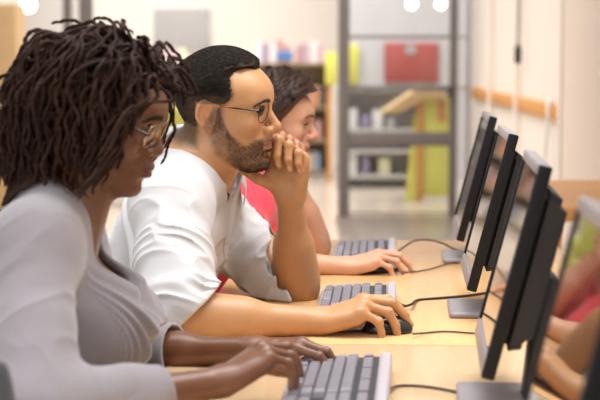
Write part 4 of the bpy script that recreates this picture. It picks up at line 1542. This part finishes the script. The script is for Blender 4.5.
def copy_tree(o, parent=None):
    c = o.copy(); link(c)
    if parent is not None: c.parent = parent
    for ch in list(o.children): copy_tree(ch, c)
    return c


def place(e, a, b, rz=0.0, z=DESK_Z):
    e.location = DK(a, b, z); e.rotation_euler = (0, 0, -TH + math.radians(rz)); return e


def kcable(e, pts, m, r=.0022):
    """cable given in room coordinates, kept as a part of e"""
    bpy.context.view_layer.update()
    inv = (Matrix.Translation(e.location) @ e.rotation_euler.to_matrix().to_4x4()).inverted()
    P = [inv @ Vector(p) for p in smooth_path(pts, 60)]
    MB().tube(P, r, 8).build('cable', m, e)


def on(px, py, h=.003):
    """point on the desk seen at (px, py)"""
    z = DESK_Z + h
    t = (CAM_Z - z)
    du = (200 - py) / FPX
    fy = math.cos(PITCH) + du * math.sin(PITCH); fz = -math.sin(PITCH) + du * math.cos(PITCH)
    k = -t / fz
    return np.array([(px - 300) / FPX * k, fy * k, z])


kb0 = keyboard_proto('grey keyboard under the typing hands of the woman with locks')
kb1 = copy_tree(kb0); kb1['label'] = 'grey keyboard in front of the bearded man, behind his mouse hand'
kb2 = copy_tree(kb0); kb2['label'] = 'grey keyboard at the far end of the desk, behind the coral woman\'s hand'
place(kb0, -.075, 2.300, -1.0); place(kb1, -.062, 3.085, 0); place(kb2, -.060, 3.87, 0)
kcable(kb0, [on(384, 392, .012), on(398, 386), on(420, 386), on(442, 389), on(462, 393), on(486, 396)], M['brown_wire'])
kcable(kb1, [on(399, 303, .014), on(405, 306, .006), on(412, 304, .012), on(418, 300), on(440, 298), on(464, 296), on(492, 292)], M['rubber'], .0026)
kcable(kb2, [on(394, 254, .012), on(404, 247, .02), on(414, 241, .03), on(428, 240, .035), on(442, 243, .02), on(454, 249, .005), on(474, 257)], M['brown_wire'], .0024)


def mouse_proto(label):
    e = empty('mouse'); tag(e, label, 'mouse', 'black mice under right hands')
    def fn(P):
        x, y, z = P.T
        d = s_ell(P, (-.004, 0, .006), (.055, .0315, .031))
        d = smax(d, s_ell(P, (.006, 0, .0), (.052, .032, .040)), .02)
        d = smax(d, -(z - .0015), .004)
        d = smax(d, -np.maximum(np.abs(y) - .0007, np.maximum(.012 - x, -(z - .012))), .0012)
        return d
    V, Q = polygonise(fn, (-.07, -.045, -.01), (.07, .045, .05), .0016)
    mesh_obj('shell', V, Q, M['black'], e)
    bm = MB(); bm.cyl((0, 0, -.003), .0095, .006, 24, M=Matrix.Translation((.030, 0, .0265)) @ Matrix.Rotation(math.pi / 2, 4, 'X'), bevel=.001)
    bm.build('scroll_wheel', M['rubber'], e)
    return e


ms1 = mouse_proto('black mouse under the bearded man\'s right hand')
ms2 = copy_tree(ms1); ms2['label'] = 'black mouse under the coral woman\'s hand at the far end'
c1 = on(386, 331); c2 = on(378, 271)
for e, c, rz in ((ms1, c1, 3), (ms2, c2, 3)):
    e.location = (c[0], c[1], DESK_Z); e.rotation_euler = (0, 0, -TH + math.radians(rz))
kcable(ms1, [on(413, 334, .008), on(424, 333), on(445, 331.5), on(470, 333), on(488, 334), on(500, 333)], M['brown_wire'], .0018)
kcable(ms2, [on(399, 272, .008), on(412, 272), on(430, 269), on(447, 264), on(462, 262), on(476, 262)], M['brown_wire'], .0018)


def monitor_proto(label):
    e = empty('monitor'); tag(e, label, 'monitor', 'flat monitors along the desks')
    W, H = .174, .304
    T = Matrix.Translation((0, 0, .062)) @ Matrix.Rotation(math.radians(14.5), 4, 'Y')
    m = MB()
    m.box((0, -W, .0), (.019, -W + .015, H), .003, 3, T).box((0, W - .015, .0), (.019, W, H), .003, 3, T)
    m.box((.006, -W + .01, .004), (.019, W - .01, H - .004), .002, 2, T)
    m.build('casing', M['charcoal'], e)
    MB().box((-.0008, -W + .006, .002), (.016, W - .006, .029), .003, 3, T).build('bottom_bezel', M['silver'], e)['label'] = 'silver strip under the screen'
    MB().box((-.0008, -W + .006, H - .016), (.0185, W - .006, H + .0005), .003, 3, T).build('top_bezel', M['silver'], e)['label'] = 'silver strip along the top'
    MB().box((.0025, -W + .0155, .030), (.0058, W - .0155, H - .0165), .0, 1, T).build('screen', M['screen'], e)
    b = MB()
    P = [(-.150, .035), (.150, .035), (.150, H - .03), (-.150, H - .03)]
    vs0 = [b.bm.verts.new((.0185, y, z)) for y, z in P]
    vs1 = [b.bm.verts.new((.060, y * .82, .035 + (z - .035) * .88 + .012)) for y, z in P]
    b.bm.faces.new(vs0); b.bm.faces.new(vs1[::-1])
    for i in range(4): b.bm.faces.new((vs0[i], vs0[(i + 1) % 4], vs1[(i + 1) % 4], vs1[i]))
    bmesh.ops.bevel(b.bm, geom=list(b.bm.edges), offset=.012, segments=4, affect='EDGES')
    bmesh.ops.transform(b.bm, matrix=T, verts=b.bm.verts)
    for k in range(9):
        b.box((.0595, -.09 + k * .0225 - .004, .19), (.0612, -.09 + k * .0225 + .004, .235), 0, 1, T)
    b.build('rear_housing', M['dark_back'], e)
    n = MB(); n.box((.062, -.068, .008), (.092, -.008, .20), .008, 3, Matrix.Rotation(math.radians(6), 4, 'Y')); n.build('stand', M['dark_back'], e)
    n = MB(); n.box((-.030, -.128, .0), (.150, .048, .012), .006, 3); n.build('base', M['silver'], e)
    return e


mo2 = monitor_proto('monitor facing the bearded man, middle one of the row')
specs = [(mo2, .147, 3.155, -.5, None),
         (None, .160, 3.945, -.5, 'farthest monitor of the row, facing the woman in coral'),
         (None, .131, 2.345, -1.5, 'monitor facing the woman with locks, its screen angled back'),
         (None, .126, 1.535, 0, 'nearest monitor, cut off by the right edge, mirroring hands')]
for o, a, b, rz, lab in specs:
    e = o if o is not None else copy_tree(mo2)
    if lab: e['label'] = lab
    place(e, a, b, rz)


# ------------------------------------------------------------------ chairs
def chair_proto():
    e = empty('office_chair')
    MB().box((-.22, -.23, .40), (.23, .23, .452), .03, 4).build('seat', M['chair_cloth'], e)
    G = np.array([[(-.265 - .05 * (z - .55) / .4 - .03 * (1 - (y / .21) ** 2), y * (1 - .12 * ((z - .72) / .2) ** 2), z) for y in np.linspace(-.21, .21, 15)] for z in np.linspace(.56, .90, 12)])
    V, Q = grid_mesh(G)
    solid(mesh_obj('backrest', V, Q, M['chair_cloth'], e), .035, 0, 1)
    MB().tube(smooth_path([(-.06, 0, .395), (-.24, 0, .40), (-.325, 0, .50), (-.325, 0, .66)], 16), .016, 10).build('back_support', M['rubber'], e)
    MB().cyl((0, 0, .11), .026, .29, 20).build('column', M['metal_grey'], e)
    for k in range(5):
        a = k * 2 * math.pi / 5 + .3
        p = Vector((math.cos(a), math.sin(a), 0))
        l = MB().tube([p * .0 + Vector((0, 0, .115)), p * .15 + Vector((0, 0, .095)), p * .27 + Vector((0, 0, .075))], .019, 8).build('leg', M['rubber'], e)
        t = Vector((-p.y, p.x, 0))
        MB().cyl((0, 0, -.012), .027, .024, 18, M=Matrix.Translation(p * .27 + Vector((0, 0, .027))) @ t.to_track_quat('Z', 'Y').to_matrix().to_4x4(), bevel=.004).build('caster', M['rubber'], l)
    return e


ch = chair_proto()
for i, (x, y, rz, lab) in enumerate([(wa.PC[0] - .01, 2.42, -3, 'dark office chair under the woman with locks'), (man.PC[0] - .01, 3.22, -3, 'dark office chair under the bearded man'),
                                     (wb.PC[0] - .01, 3.99, -3, 'dark office chair under the woman in coral'), (-.055, 1.66, -3, 'empty dark chair at the bottom left edge, nearest the camera')]):
    e = ch if i == 0 else copy_tree(ch)
    e.location = (x, y, 0); e.rotation_euler = (0, 0, math.radians(rz))
    tag(e, lab, 'chair', 'office chairs along the desks')
# ------------------------------------------------------------------ the room
M['wall'] = mat('cream_paint', (.80, .73, .66, 1), .7, noise=(6, .02), bump=(300, .05))
M['wall_pink'] = mat('warm_cream_paint', (.76, .65, .57, 1), .7, noise=(6, .02), bump=(300, .05))
M['floor'] = mat('beige_vinyl', (.56, .46, .38, 1), .22, noise=(3, .06))
M['mat'] = mat('grey_brown_mat', (.20, .165, .14, 1), .28, noise=(15, .08))  # mat colour that also holds the dark door's reflection in the floor
M['frame'] = mat('grey_frame_paint', (.150, .130, .125, 1), .45, noise=(20, .06))
M['pane'] = glass_mat('window_glass', (.93, .95, .95, 1), .9)
M['lilac'] = mat('lilac_white_paint', (.60, .575, .60, 1), .6, noise=(5, .03))
M['lime'] = mat('lime_laminate', (.68, .66, .12, 1), .5, noise=(10, .05))
M['olive'] = fabric('lime_upholstery', (.40, .38, .09, 1), 600)
M['red'] = mat('red_felt', (.42, .085, .075, 1), .8, noise=(40, .06))
M['white'] = mat('white_paint', (.80, .79, .79, 1), .5, noise=(8, .02))
M['grey_paper'] = mat('grey_print', (.42, .41, .41, 1), .7, noise=(5, .18))
M['shelf_wood'] = wood('shelf_wood', (.22, .17, .10, 1), (.28, .22, .13, 1), .5)
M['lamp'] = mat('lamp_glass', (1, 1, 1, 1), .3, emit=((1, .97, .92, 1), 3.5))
M['blue'] = mat('blue_card', (.09, .20, .48, 1), .6, noise=(20, .04))


def X(px, y): return (px - 300) / FPX * y
def Z(py, y): return U(300, py, y)[2]


def wallbox(name, lo, hi, m, kind='structure'):
    return tag(MB().box(lo, hi).build(name, m, None, False), None, None, None, kind)


YB = 17.6
wallbox('floor', (-5, -1, -.05), (3.2, YB + .2, 0), M['floor'])
wallbox('wall_back', (-5, YB, 0), (3.2, YB + .15, 3.2), M['wall'])
wallbox('wall_left', (-5.15, -1, 0), (-5, YB + .15, 3.2), M['wall'])
wallbox('wall_right', (1.31, 7.70, 0), (1.60, 12.2, 3.2), M['wall'])
wallbox('wall_right.001', (1.262, -1, 0), (1.60, 7.70, 3.2), M['wall_pink'])
wallbox('wall_right.002', (3.05, 12.2, 0), (3.2, YB, 3.2), M['wall'])
for i, (y0, y1) in enumerate(((10.91, 10.80), (9.58, 9.50), (7.78, 7.70))):
    wallbox('trim_%d' % (i + 1), (1.250 if i == 2 else 1.275, y1, 0), (1.32, y0, 3.2), M['wall'])
tag(MB().box((1.285, 7.78, .905), (1.33, 12.0, .985), .006).build('trim_4', M['orange_wood'], None), None, None, None, 'structure')

# hanging cord with a dark end, in front of the niche
c = empty('hanging_cord', (X(517, 9.3), 9.3, 1.18)); tag(c, 'dark cord with a black end hanging in front of the right wall', 'cord')
MB().tube(smooth_path([(0.006, 0, 2.0), (-.004, 0, 1.0), (.003, 0, .45), (0, 0, .10)], 24), .0085, 8).build('cord', M['metal_grey'], c)
MB().tube([(0, 0, .11), (0, 0, .09), (0, 0, .02), (0, 0, .0)], lambda t: .020 if .1 < t < .9 else .012, 12).build('handle', M['rubber'], c)
w = MB().tube(smooth_path([(1.30, 8.3, .990), (1.275, 8.22, .99), (1.270, 8.20, .85), (1.27, 8.28, .70), (1.27, 8.33, .55), (1.27, 8.3, .30), (1.27, 8.3, .0)], 40), .010, 8).build('white_cable', M['white'], None)
tag(w, 'thin white cable looping down from the wooden ledge on the right wall', 'cable')

# glazed door in its screen
YD = 12.07
x0, x1 = X(338, YD), X(457, YD)
d = empty('door_1', ((x0 + x1) / 2, YD, 0)); tag(d, None, None, None, 'structure')
def dl(x): return x - (x0 + x1) / 2
HT = 2.35
fr = MB()
fr.box((dl(x0), -.025, .0), (dl(x0) + .085, .025, HT), .004); fr.box((dl(x1) - .06, -.025, 0), (dl(x1), .025, HT), .004)
fr.box((dl(x0) + .085, -.022, Z(146, YD)), (dl(x1) - .06, .022, Z(132, YD)), .003)
fr.box((dl(x0) + .085, -.022, 0.02), (dl(x1) - .06, .022, Z(212.5, YD)), .003)
fr.box((dl(x0) + .085, -.022, HT - .08), (dl(x1) - .06, .022, HT), .003)
fr.box((dl(x0) + .085, -.014, Z(38.5, YD)), (dl(x1) - .06, .014, Z(35.5, YD)), .002)
fr.box((dl(x0) + .085, -.016, Z(90.5, YD)), (dl(x1) - .06, .016, Z(86, YD)), .002)
fr.build('door_frame', M['frame'], d)
zs = [Z(212.5, YD), Z(146, YD), Z(132, YD), Z(90.5, YD), Z(86, YD), Z(38.5, YD), Z(35.5, YD), HT - .08]
for i in range(4):
    MB().box((dl(x0) + .08, -.003, zs[2 * i] - .004), (dl(x1) - .055, .003, zs[2 * i + 1] + .004)).build('pane', M['pane'], d, False)
h = MB(); h.box((dl(x1) - .075, -.075, Z(97, YD)), (dl(x1) - .05, -.025, Z(86, YD)), .006).box((dl(x1) - .13, -.08, Z(90.5, YD) ), (dl(x1) - .05, -.06, Z(88, YD)), .005)
h.build('door_handle', M['rubber'], d)
tag(MB().box((X(335, 11.95), 9.6, 0), (1.30, 11.98, .008), .002).build('door_mat', M['mat'], None), 'large grey-brown mat in front of the glass door, the reflection of the door painted into its tone', 'mat')
# narrow light beside the door
s = empty('window_1', (X(463, YD), YD, 0)); tag(s, None, None, None, 'structure')
g = MB(); g.box((X(466.5, YD) - X(463, YD), -.02, 0), (X(470, YD) - X(463, YD), .02, HT), .002)
for py in (37, 88): g.box((X(457.2, YD) - X(463, YD), -.012, Z(py + 1.3, YD)), (X(466.5, YD) - X(463, YD), .012, Z(py - 1.3, YD)), .001)
g.build('window_frame', M['metal_grey'], s)
MB().box((X(457.2, YD) - X(463, YD), -.003, 0), (X(466.5, YD) - X(463, YD), .003, HT)).build('pane', M['pane'], s, False)
# tall posts of the glazed screen on the left
for i, (a, b) in enumerate(((65, 73), (81, 94))):
    tag(MB().box((X(a, 11), 10.97, 0), (X(b, 11), 11.03, 3.0), .004).build('trim_%d' % (i + 5), M['frame'], None), None, None, None, 'structure')
wallbox('wall_middle', (X(20, 13.2), 13.2, 0), (X(92, 13.2), 13.3, 3.2), M['white'])


# books, each a block with a cover and a paler page edge
BOOK = [mat('book_cover', c_, .6, noise=(30, .08)) for c_ in ((.72, .66, .62, 1), (.55, .30, .26, 1), (.30, .26, .40, 1), (.75, .70, .45, 1), (.20, .30, .45, 1), (.60, .42, .46, 1), (.80, .78, .78, 1), (.45, .36, .30, 1), (.62, .25, .08, 1), (.15, .16, .18, 1))]
M['pages'] = mat('book_pages', (.75, .70, .60, 1), .8)
BN = ['cream', 'brick red', 'plum', 'straw', 'blue', 'mauve', 'white', 'brown', 'orange', 'black']


def book(x, y, z, w, h, dp, ci, group, label, lean=0):
    m = MB()
    M4 = Matrix.Rotation(math.radians(lean), 4, 'Y')
    m.box((0, 0, 0), (w, dp, h), .002, 1, M4)
    o = m.build('book', BOOK[ci], None)
    o.location = (x, y, z)
    tag(o, label, 'book', group)
    m = MB(); m.box((.003, .004, h - .004), (w - .003, dp - .003, h + .0006), 0, 1, M4); m.build('pages', M['pages'], o)
    return o


def bookcase(xa, xb, y, zsh, depth, m_end, m_sh, label, back=True):
    e = empty('bookcase', ((xa + xb) / 2, y, 0)); tag(e, label, 'bookcase')
    w = (xb - xa) / 2
    top = zsh[-1]
    for sx in (-1, 1):
        MB().box((sx * w - .02, 0, 0), (sx * w + .02, depth, top + .02), .003).build('side_panel', m_end, e)
    for zz in zsh:
        MB().box((-w + .02, .0, zz - .03), (w - .02, depth, zz), .002).build('shelf', m_sh, e)
    MB().box((-w + .02, depth - .012, .03), (w - .02, depth - .001, top), 0).build('back_panel', m_sh, e)
    return e


rng = np.random.default_rng(77)


ORD = ['first', 'second', 'third', 'fourth', 'fifth', 'sixth', 'seventh', 'eighth', 'ninth', 'tenth', 'eleventh', 'twelfth', 'thirteenth',
       'fourteenth', 'fifteenth', 'sixteenth', 'seventeenth', 'eighteenth', 'nineteenth', 'twentieth', 'twenty-first', 'twenty-second', 'twenty-third', 'twenty-fourth', 'twenty-fifth']


def fill(xa, xb, y, z, hmax, dp, pal, group, where, gap=.0):
    x = xa; k = 0
    while x < xb - .05:
        w = rng.uniform(.034, .068); h = hmax * rng.uniform(.72, 1.0)
        if rng.random() > gap:
            ci = int(pal[rng.integers(len(pal))])
            book(x, y, z, w, h, dp, ci, group, '%s book, %s from the left %s' % (BN[ci], ORD[k], where))
            k += 1
        x += w + .002


# bookcase at the back, its orange end towards the door
YK = 15.4
xa, xb = X(252, YK), X(329, YK)
zt = [.10, .40, .72, Z(63, YK)]
bookcase(xa, xb, YK, zt, .30, M['orange_wood'], M['shelf_wood'], 'low bookcase at the back with an orange end panel beside the glass door')
fill(xa + .03, xb - .03, YK + .05, zt[3], .225, .17, [5, 1, 2, 7, 0, 5, 6, 1], 'books on top of the far bookcase', 'standing on top of the far bookcase')
xv = X(300, YK)
fill(xv, xb - .03, YK + .05, zt[2], .20, .17, [8, 9, 7, 1, 8], 'books on the upper shelf of the far bookcase', 'on the upper shelf of the far bookcase', .15)
fill(xv, xb - .03, YK + .05, zt[1], .20, .17, [9, 7, 8, 1, 0], 'books on the middle shelf of the far bookcase', 'on the middle shelf of the far bookcase', .15)
fill(xv, xb - .03, YK + .05, zt[0], .20, .17, [7, 9, 4, 0], 'books on the bottom shelf of the far bookcase', 'on the bottom shelf of the far bookcase', .2)
b = tag(MB().box((X(277, YK), YK - .02, Z(60.5, YK)), (X(292.5, YK), YK - .002, Z(51, YK)), .002).build('shelf_sign', M['blue'], None), 'small plain blue card on the edge of the far bookcase', 'sign')
b = tag(MB().box((X(325, YK), YK - .03, Z(85, YK)), (X(336.5, YK), YK - .002, Z(52, YK)), .003).build('end_sign', M['lime'], None), 'lime green panel on the orange end of the far bookcase', 'sign')
# low bookcase under the grey picture
YL = 16.8
xa, xb = X(96, YL), X(192, YL)
bookcase(xa, xb, YL, [.10, .42, .74, Z(60, YL)], .30, M['tan_wood'], M['white'], 'low pale bookcase on the back wall under the grey picture')
fill(xa + .03, xb - .03, YL + .05, Z(60, YL), .13, .17, [0, 3, 7, 5, 0], 'books on top of the pale bookcase', 'standing on top of the pale bookcase')
p = empty('picture', (X(183, YB), YB - .02, Z(30, YB))); tag(p, 'pale grey picture hanging on the back wall behind the bearded man', 'picture')
MB().box((-.33, -.012, -.25), (.33, .018, .25), .003).build('picture_frame', M['white'], p)
MB().box((-.315, -.016, -.235), (.315, -.011, .235), .001).build('print', M['grey_paper'], p)
# lime tub chair
a = empty('armchair', (X(160, 13.0), 13.0, 0)); tag(a, 'lime green armchair standing far behind the bearded man\'s shoulder', 'armchair')
MB().box((-.25, -.26, .14), (.25, .26, .40), .05, 4).build('seat', M['olive'], a)
MB().box((-.26, .12, .20), (.26, .28, .80), .06, 4).build('backrest', M['olive'], a)
for sx in (-1, 1): MB().box((sx * .29 - .05, -.25, .14), (sx * .29 + .05, .27, .55), .04, 4).build('arm', M['olive'], a)
for sx in (-.24, .24):
    for sy in (-.2, .2): MB().cyl((sx, sy, 0), .02, .15, 12).build('leg', M['metal_grey'], a)
# tan cupboard at the far left
a = empty('cupboard', (X(-14, 12.0), 12.0, 0)); tag(a, 'tan wooden cupboard at the far left edge of the picture', 'cupboard')
MB().box((-.24, 0, .06), (.24, .4, 1.60), .006).build('body', M['tan_wood'], a)
for sx in (-1, 1): 
    dd = MB().box((sx * .12 - .115, -.02, .08), (sx * .12 + .115, -.001, 1.58), .004).build('door', M['tan_wood'], a)
    MB().cyl((0, 0, 0), .012, .03, 12, M=Matrix.Translation((sx * .02, -.02, .9)) @ Matrix.Rotation(math.pi / 2, 4, 'X')).build('knob', M['metal_grey'], dd)
MB().box((-.23, .02, 0), (.23, .38, .06)).build('plinth', M['rubber'], a)

# ---- beyond the glass door
YR = 15.6
wallbox('wall_partition', (X(339, YR), YR, 0), (X(520, YR), YR + .1, 3.2), M['lilac'])
r = empty('red_notice_board', (X(411, YR), YR - .02, Z(62, YR))); tag(r, 'red felt notice board seen through the glass door', 'notice board')  # felt notice board hung on the partition
MB().box((X(384, YR) - X(411, YR), -.02, Z(82, YR) - Z(62, YR)), (X(438, YR) - X(411, YR), .01, Z(43, YR) - Z(62, YR)), .004).build('felt', M['red'], r)
MB().box((X(405, YR) - X(411, YR), -.026, Z(54, YR) - Z(62, YR)), (X(415, YR) - X(411, YR), -.021, Z(45, YR) - Z(62, YR))).build('note', M['grey_paper'], r)
tag(MB().box((X(349.5, YR), YR - .06, Z(84, YR)), (X(358, YR), YR - .005, Z(45, YR)), .004).build('wall_strip', M['lime'], None), 'narrow lime strip on the white wall inside the glass door', 'wall panel')
# grey shelf unit with pale boxes
YS = 14.6
e = empty('shelf_unit', (X(380, YS), YS, 0)); tag(e, 'low grey shelf unit seen through the lower half of the glass door', 'shelf')
M['grey_shelf'] = mat('grey_shelf_paint', (.50, .48, .47, 1), .5, noise=(8, .05))
w = X(428, YS) - X(345, YS)
for zz in (.12, Z(150, YS), Z(129, YS), Z(88, YS)):
    MB().box((-w / 2, 0, zz - .035), (w / 2, .32, zz), .003).build('shelf', M['grey_shelf'], e)
MB().box((-w / 2, .32, .0), (w / 2, .34, Z(88, YS)), .002).build('back_panel', M['grey_shelf'], e)
for sx in (-1, 1): MB().box((sx * w / 2 - .015, 0, 0), (sx * w / 2 + .015, .33, Z(88, YS)), .003).build('side_panel', M['grey_shelf'], e)
for i, (px, py, ww, hh, mm, lb) in enumerate(((353, 129, 9, 20, M['white'], 'white box on the upper shelf inside the glass door, leftmost'), (366, 129, 10, 14, BOOK[2], 'plum box on the upper shelf inside the glass door'),
                                          (378, 129, 10, 19, M['white'], 'white box on the upper shelf inside the glass door, beside the plum one'), (391, 129, 9, 10, M['grey_paper'], 'small grey box on the upper shelf inside the glass door'),
                                          (353, 178, 9, 22, M['white'], 'white box on the lower shelf inside the glass door, leftmost'), (366, 178, 7, 19, BOOK[2], 'plum box on the lower shelf inside the glass door'),
                                          (385, 178, 11, 17, BOOK[3], 'straw-coloured box on the lower shelf inside the glass door'))):
    zb = Z(129, YS) if py == 129 else .12
    o = empty('storage_box', (X(px, YS), YS + .06, zb)); tag(o, lb, 'box', 'boxes inside the glass door')
    hw, hz = ww / 2 / FPX * YS, hh / FPX * YS
    MB().box((-hw, 0, 0), (hw, .2, hz * .85), .004).build('body', mm, o)
    MB().box((-hw - .004, -.004, hz * .82), (hw + .004, .204, hz), .004).build('lid', mm, o)
# lime reading booth with a tan roof board
YP = 13.4
e = empty('reading_booth', (X(420, YP), YP, 0)); tag(e, 'lime green reading booth with a sloping tan board, behind the glass door', 'booth')
def bl(px): return X(px, YP) - X(420, YP)
MB().box((bl(417), -.03, 0), (bl(423), .05, Z(92, YP)), .004).build('post', M['orange_wood'], e)
MB().poly([(bl(405), 0, Z(206, YP)), (bl(416.5), 0, Z(206, YP)), (bl(416.5), 0, Z(110, YP)), (bl(414), 0, Z(118, YP))], .04, (0, 1, 0), .003).build('side_panel', M['lime'], e)
MB().box((bl(423.5), 0, 0.03), (bl(449), .04, Z(97, YP)), .004).build('side_panel', M['lime'], e)
MB().poly([(bl(381), -.1, Z(113, YP)), (bl(421), -.1, Z(86, YP)), (bl(446), -.1, Z(92, YP)), (bl(446), -.1, Z(100, YP)), (bl(425), -.1, Z(98, YP)), (bl(400), -.1, Z(112, YP))], .5, (0, 1, 0), .003).build('roof_board', M['tan_wood'], e)
MB().box((bl(437), -.012, Z(122, YP)), (bl(446), -.001, Z(100, YP)), .002).build('orange_card', M['orange_wood'], e)
# added globes for ceiling-light reflections in the door; a round lamp on the left
for i, (px, py, y, rr, lb) in enumerate(((411, 4, 15.0, .048, 'glowing globe added for a ceiling-light reflection at the top of the glass door, left one'), (440, 4, 15.0, .048, 'glowing globe added for a ceiling-light reflection at the top of the glass door, right one'),
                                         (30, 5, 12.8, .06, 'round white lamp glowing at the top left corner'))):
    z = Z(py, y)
    o = empty('glow_globe', (X(px, y), y, z)); tag(o, lb, 'lamp', 'round pendant lamps')
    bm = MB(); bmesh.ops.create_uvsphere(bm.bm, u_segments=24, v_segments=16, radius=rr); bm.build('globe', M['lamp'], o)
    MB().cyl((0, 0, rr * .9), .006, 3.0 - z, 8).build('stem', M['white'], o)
# wooden side table by the right wall
e = empty('side_table', (1.02, 5.75, 0)); tag(e, 'orange wooden side table against the right wall behind the monitors', 'table')
MB().box((-.22, -.55, .70), (.22, .55, .75), .006).build('tabletop', M['orange_wood'], e)
for sx in (-.18, .18):
    for sy in (-.48, .48): MB().box((sx - .025, sy - .025, 0), (sx + .025, sy + .025, .70), .004).build('leg', M['orange_wood'], e)

# ------------------------------------------------------------------ light and camera
sc = bpy.context.scene
w = bpy.data.worlds.new('room_daylight'); sc.world = w; w.use_nodes = True
bg = w.node_tree.nodes['Background']; bg.inputs[0].default_value = (1, .975, .945, 1); bg.inputs[1].default_value = .45


def area(name, loc, to, sx, sy, power, col):
    l = bpy.data.lights.new(name, 'AREA'); l.shape = 'RECTANGLE'; l.size = sx; l.size_y = sy; l.energy = power; l.color = col
    if loc[2] > 2.8: l.spread = math.radians(125)
    o = link(bpy.data.objects.new(name, l)); o.location = loc
    o.rotation_euler = (Vector(to) - Vector(loc)).to_track_quat('-Z', 'Y').to_euler()
    return o


area('overhead_light', (-.6, 3.0, 2.9), (-.5, 3.0, 0), 1.2, 4.0, 40, (1, .985, .97))
area('overhead_light', (.35, 2.0, 2.9), (.35, 2.0, 0), 1.2, 4.0, 24, (1, .985, .97))
area('overhead_light', (.95, 2.9, 2.75), (.25, 2.55, .75), .7, 1.6, 16, (1, .985, .97))  # added area light from the right, whitens the near desk
area('window_light', (-2.6, -.6, 1.9), (-.2, 2.8, 1.0), 2.2, 1.8, 62, (1, .985, .98))
area('overhead_light', (-.5, 11, 3.0), (-.5, 11, 0), 3.0, 8.0, 250, (1, .96, .91))
area('overhead_light', (-1.6, 15.2, 3.1), (-1.6, 16.6, .8), 4.5, 1.2, 95, (1, .96, .91))  # added area light turned on the back wall to brighten it
area('overhead_light', (1.9, 14.4, 3.0), (1.9, 14.4, 0), 1.5, 2.0, 30, (1, .97, .94))

cd = bpy.data.cameras.new('camera'); cd.lens = 96; cd.sensor_width = 36
cam = link(bpy.data.objects.new('camera', cd)); cam.location = (0, 0, CAM_Z)
cam.rotation_euler = (math.pi / 2 - PITCH, 0, 0)
cd.dof.use_dof = True; cd.dof.focus_distance = 3.0; cd.dof.aperture_fstop = 4.9; cd.clip_end = 60
sc.camera = cam
sc.view_settings.view_transform = 'Standard'; sc.view_settings.look = 'None'; sc.view_settings.gamma = 1.0
sc.view_settings.use_curve_mapping = False
sc.view_settings.exposure = .03
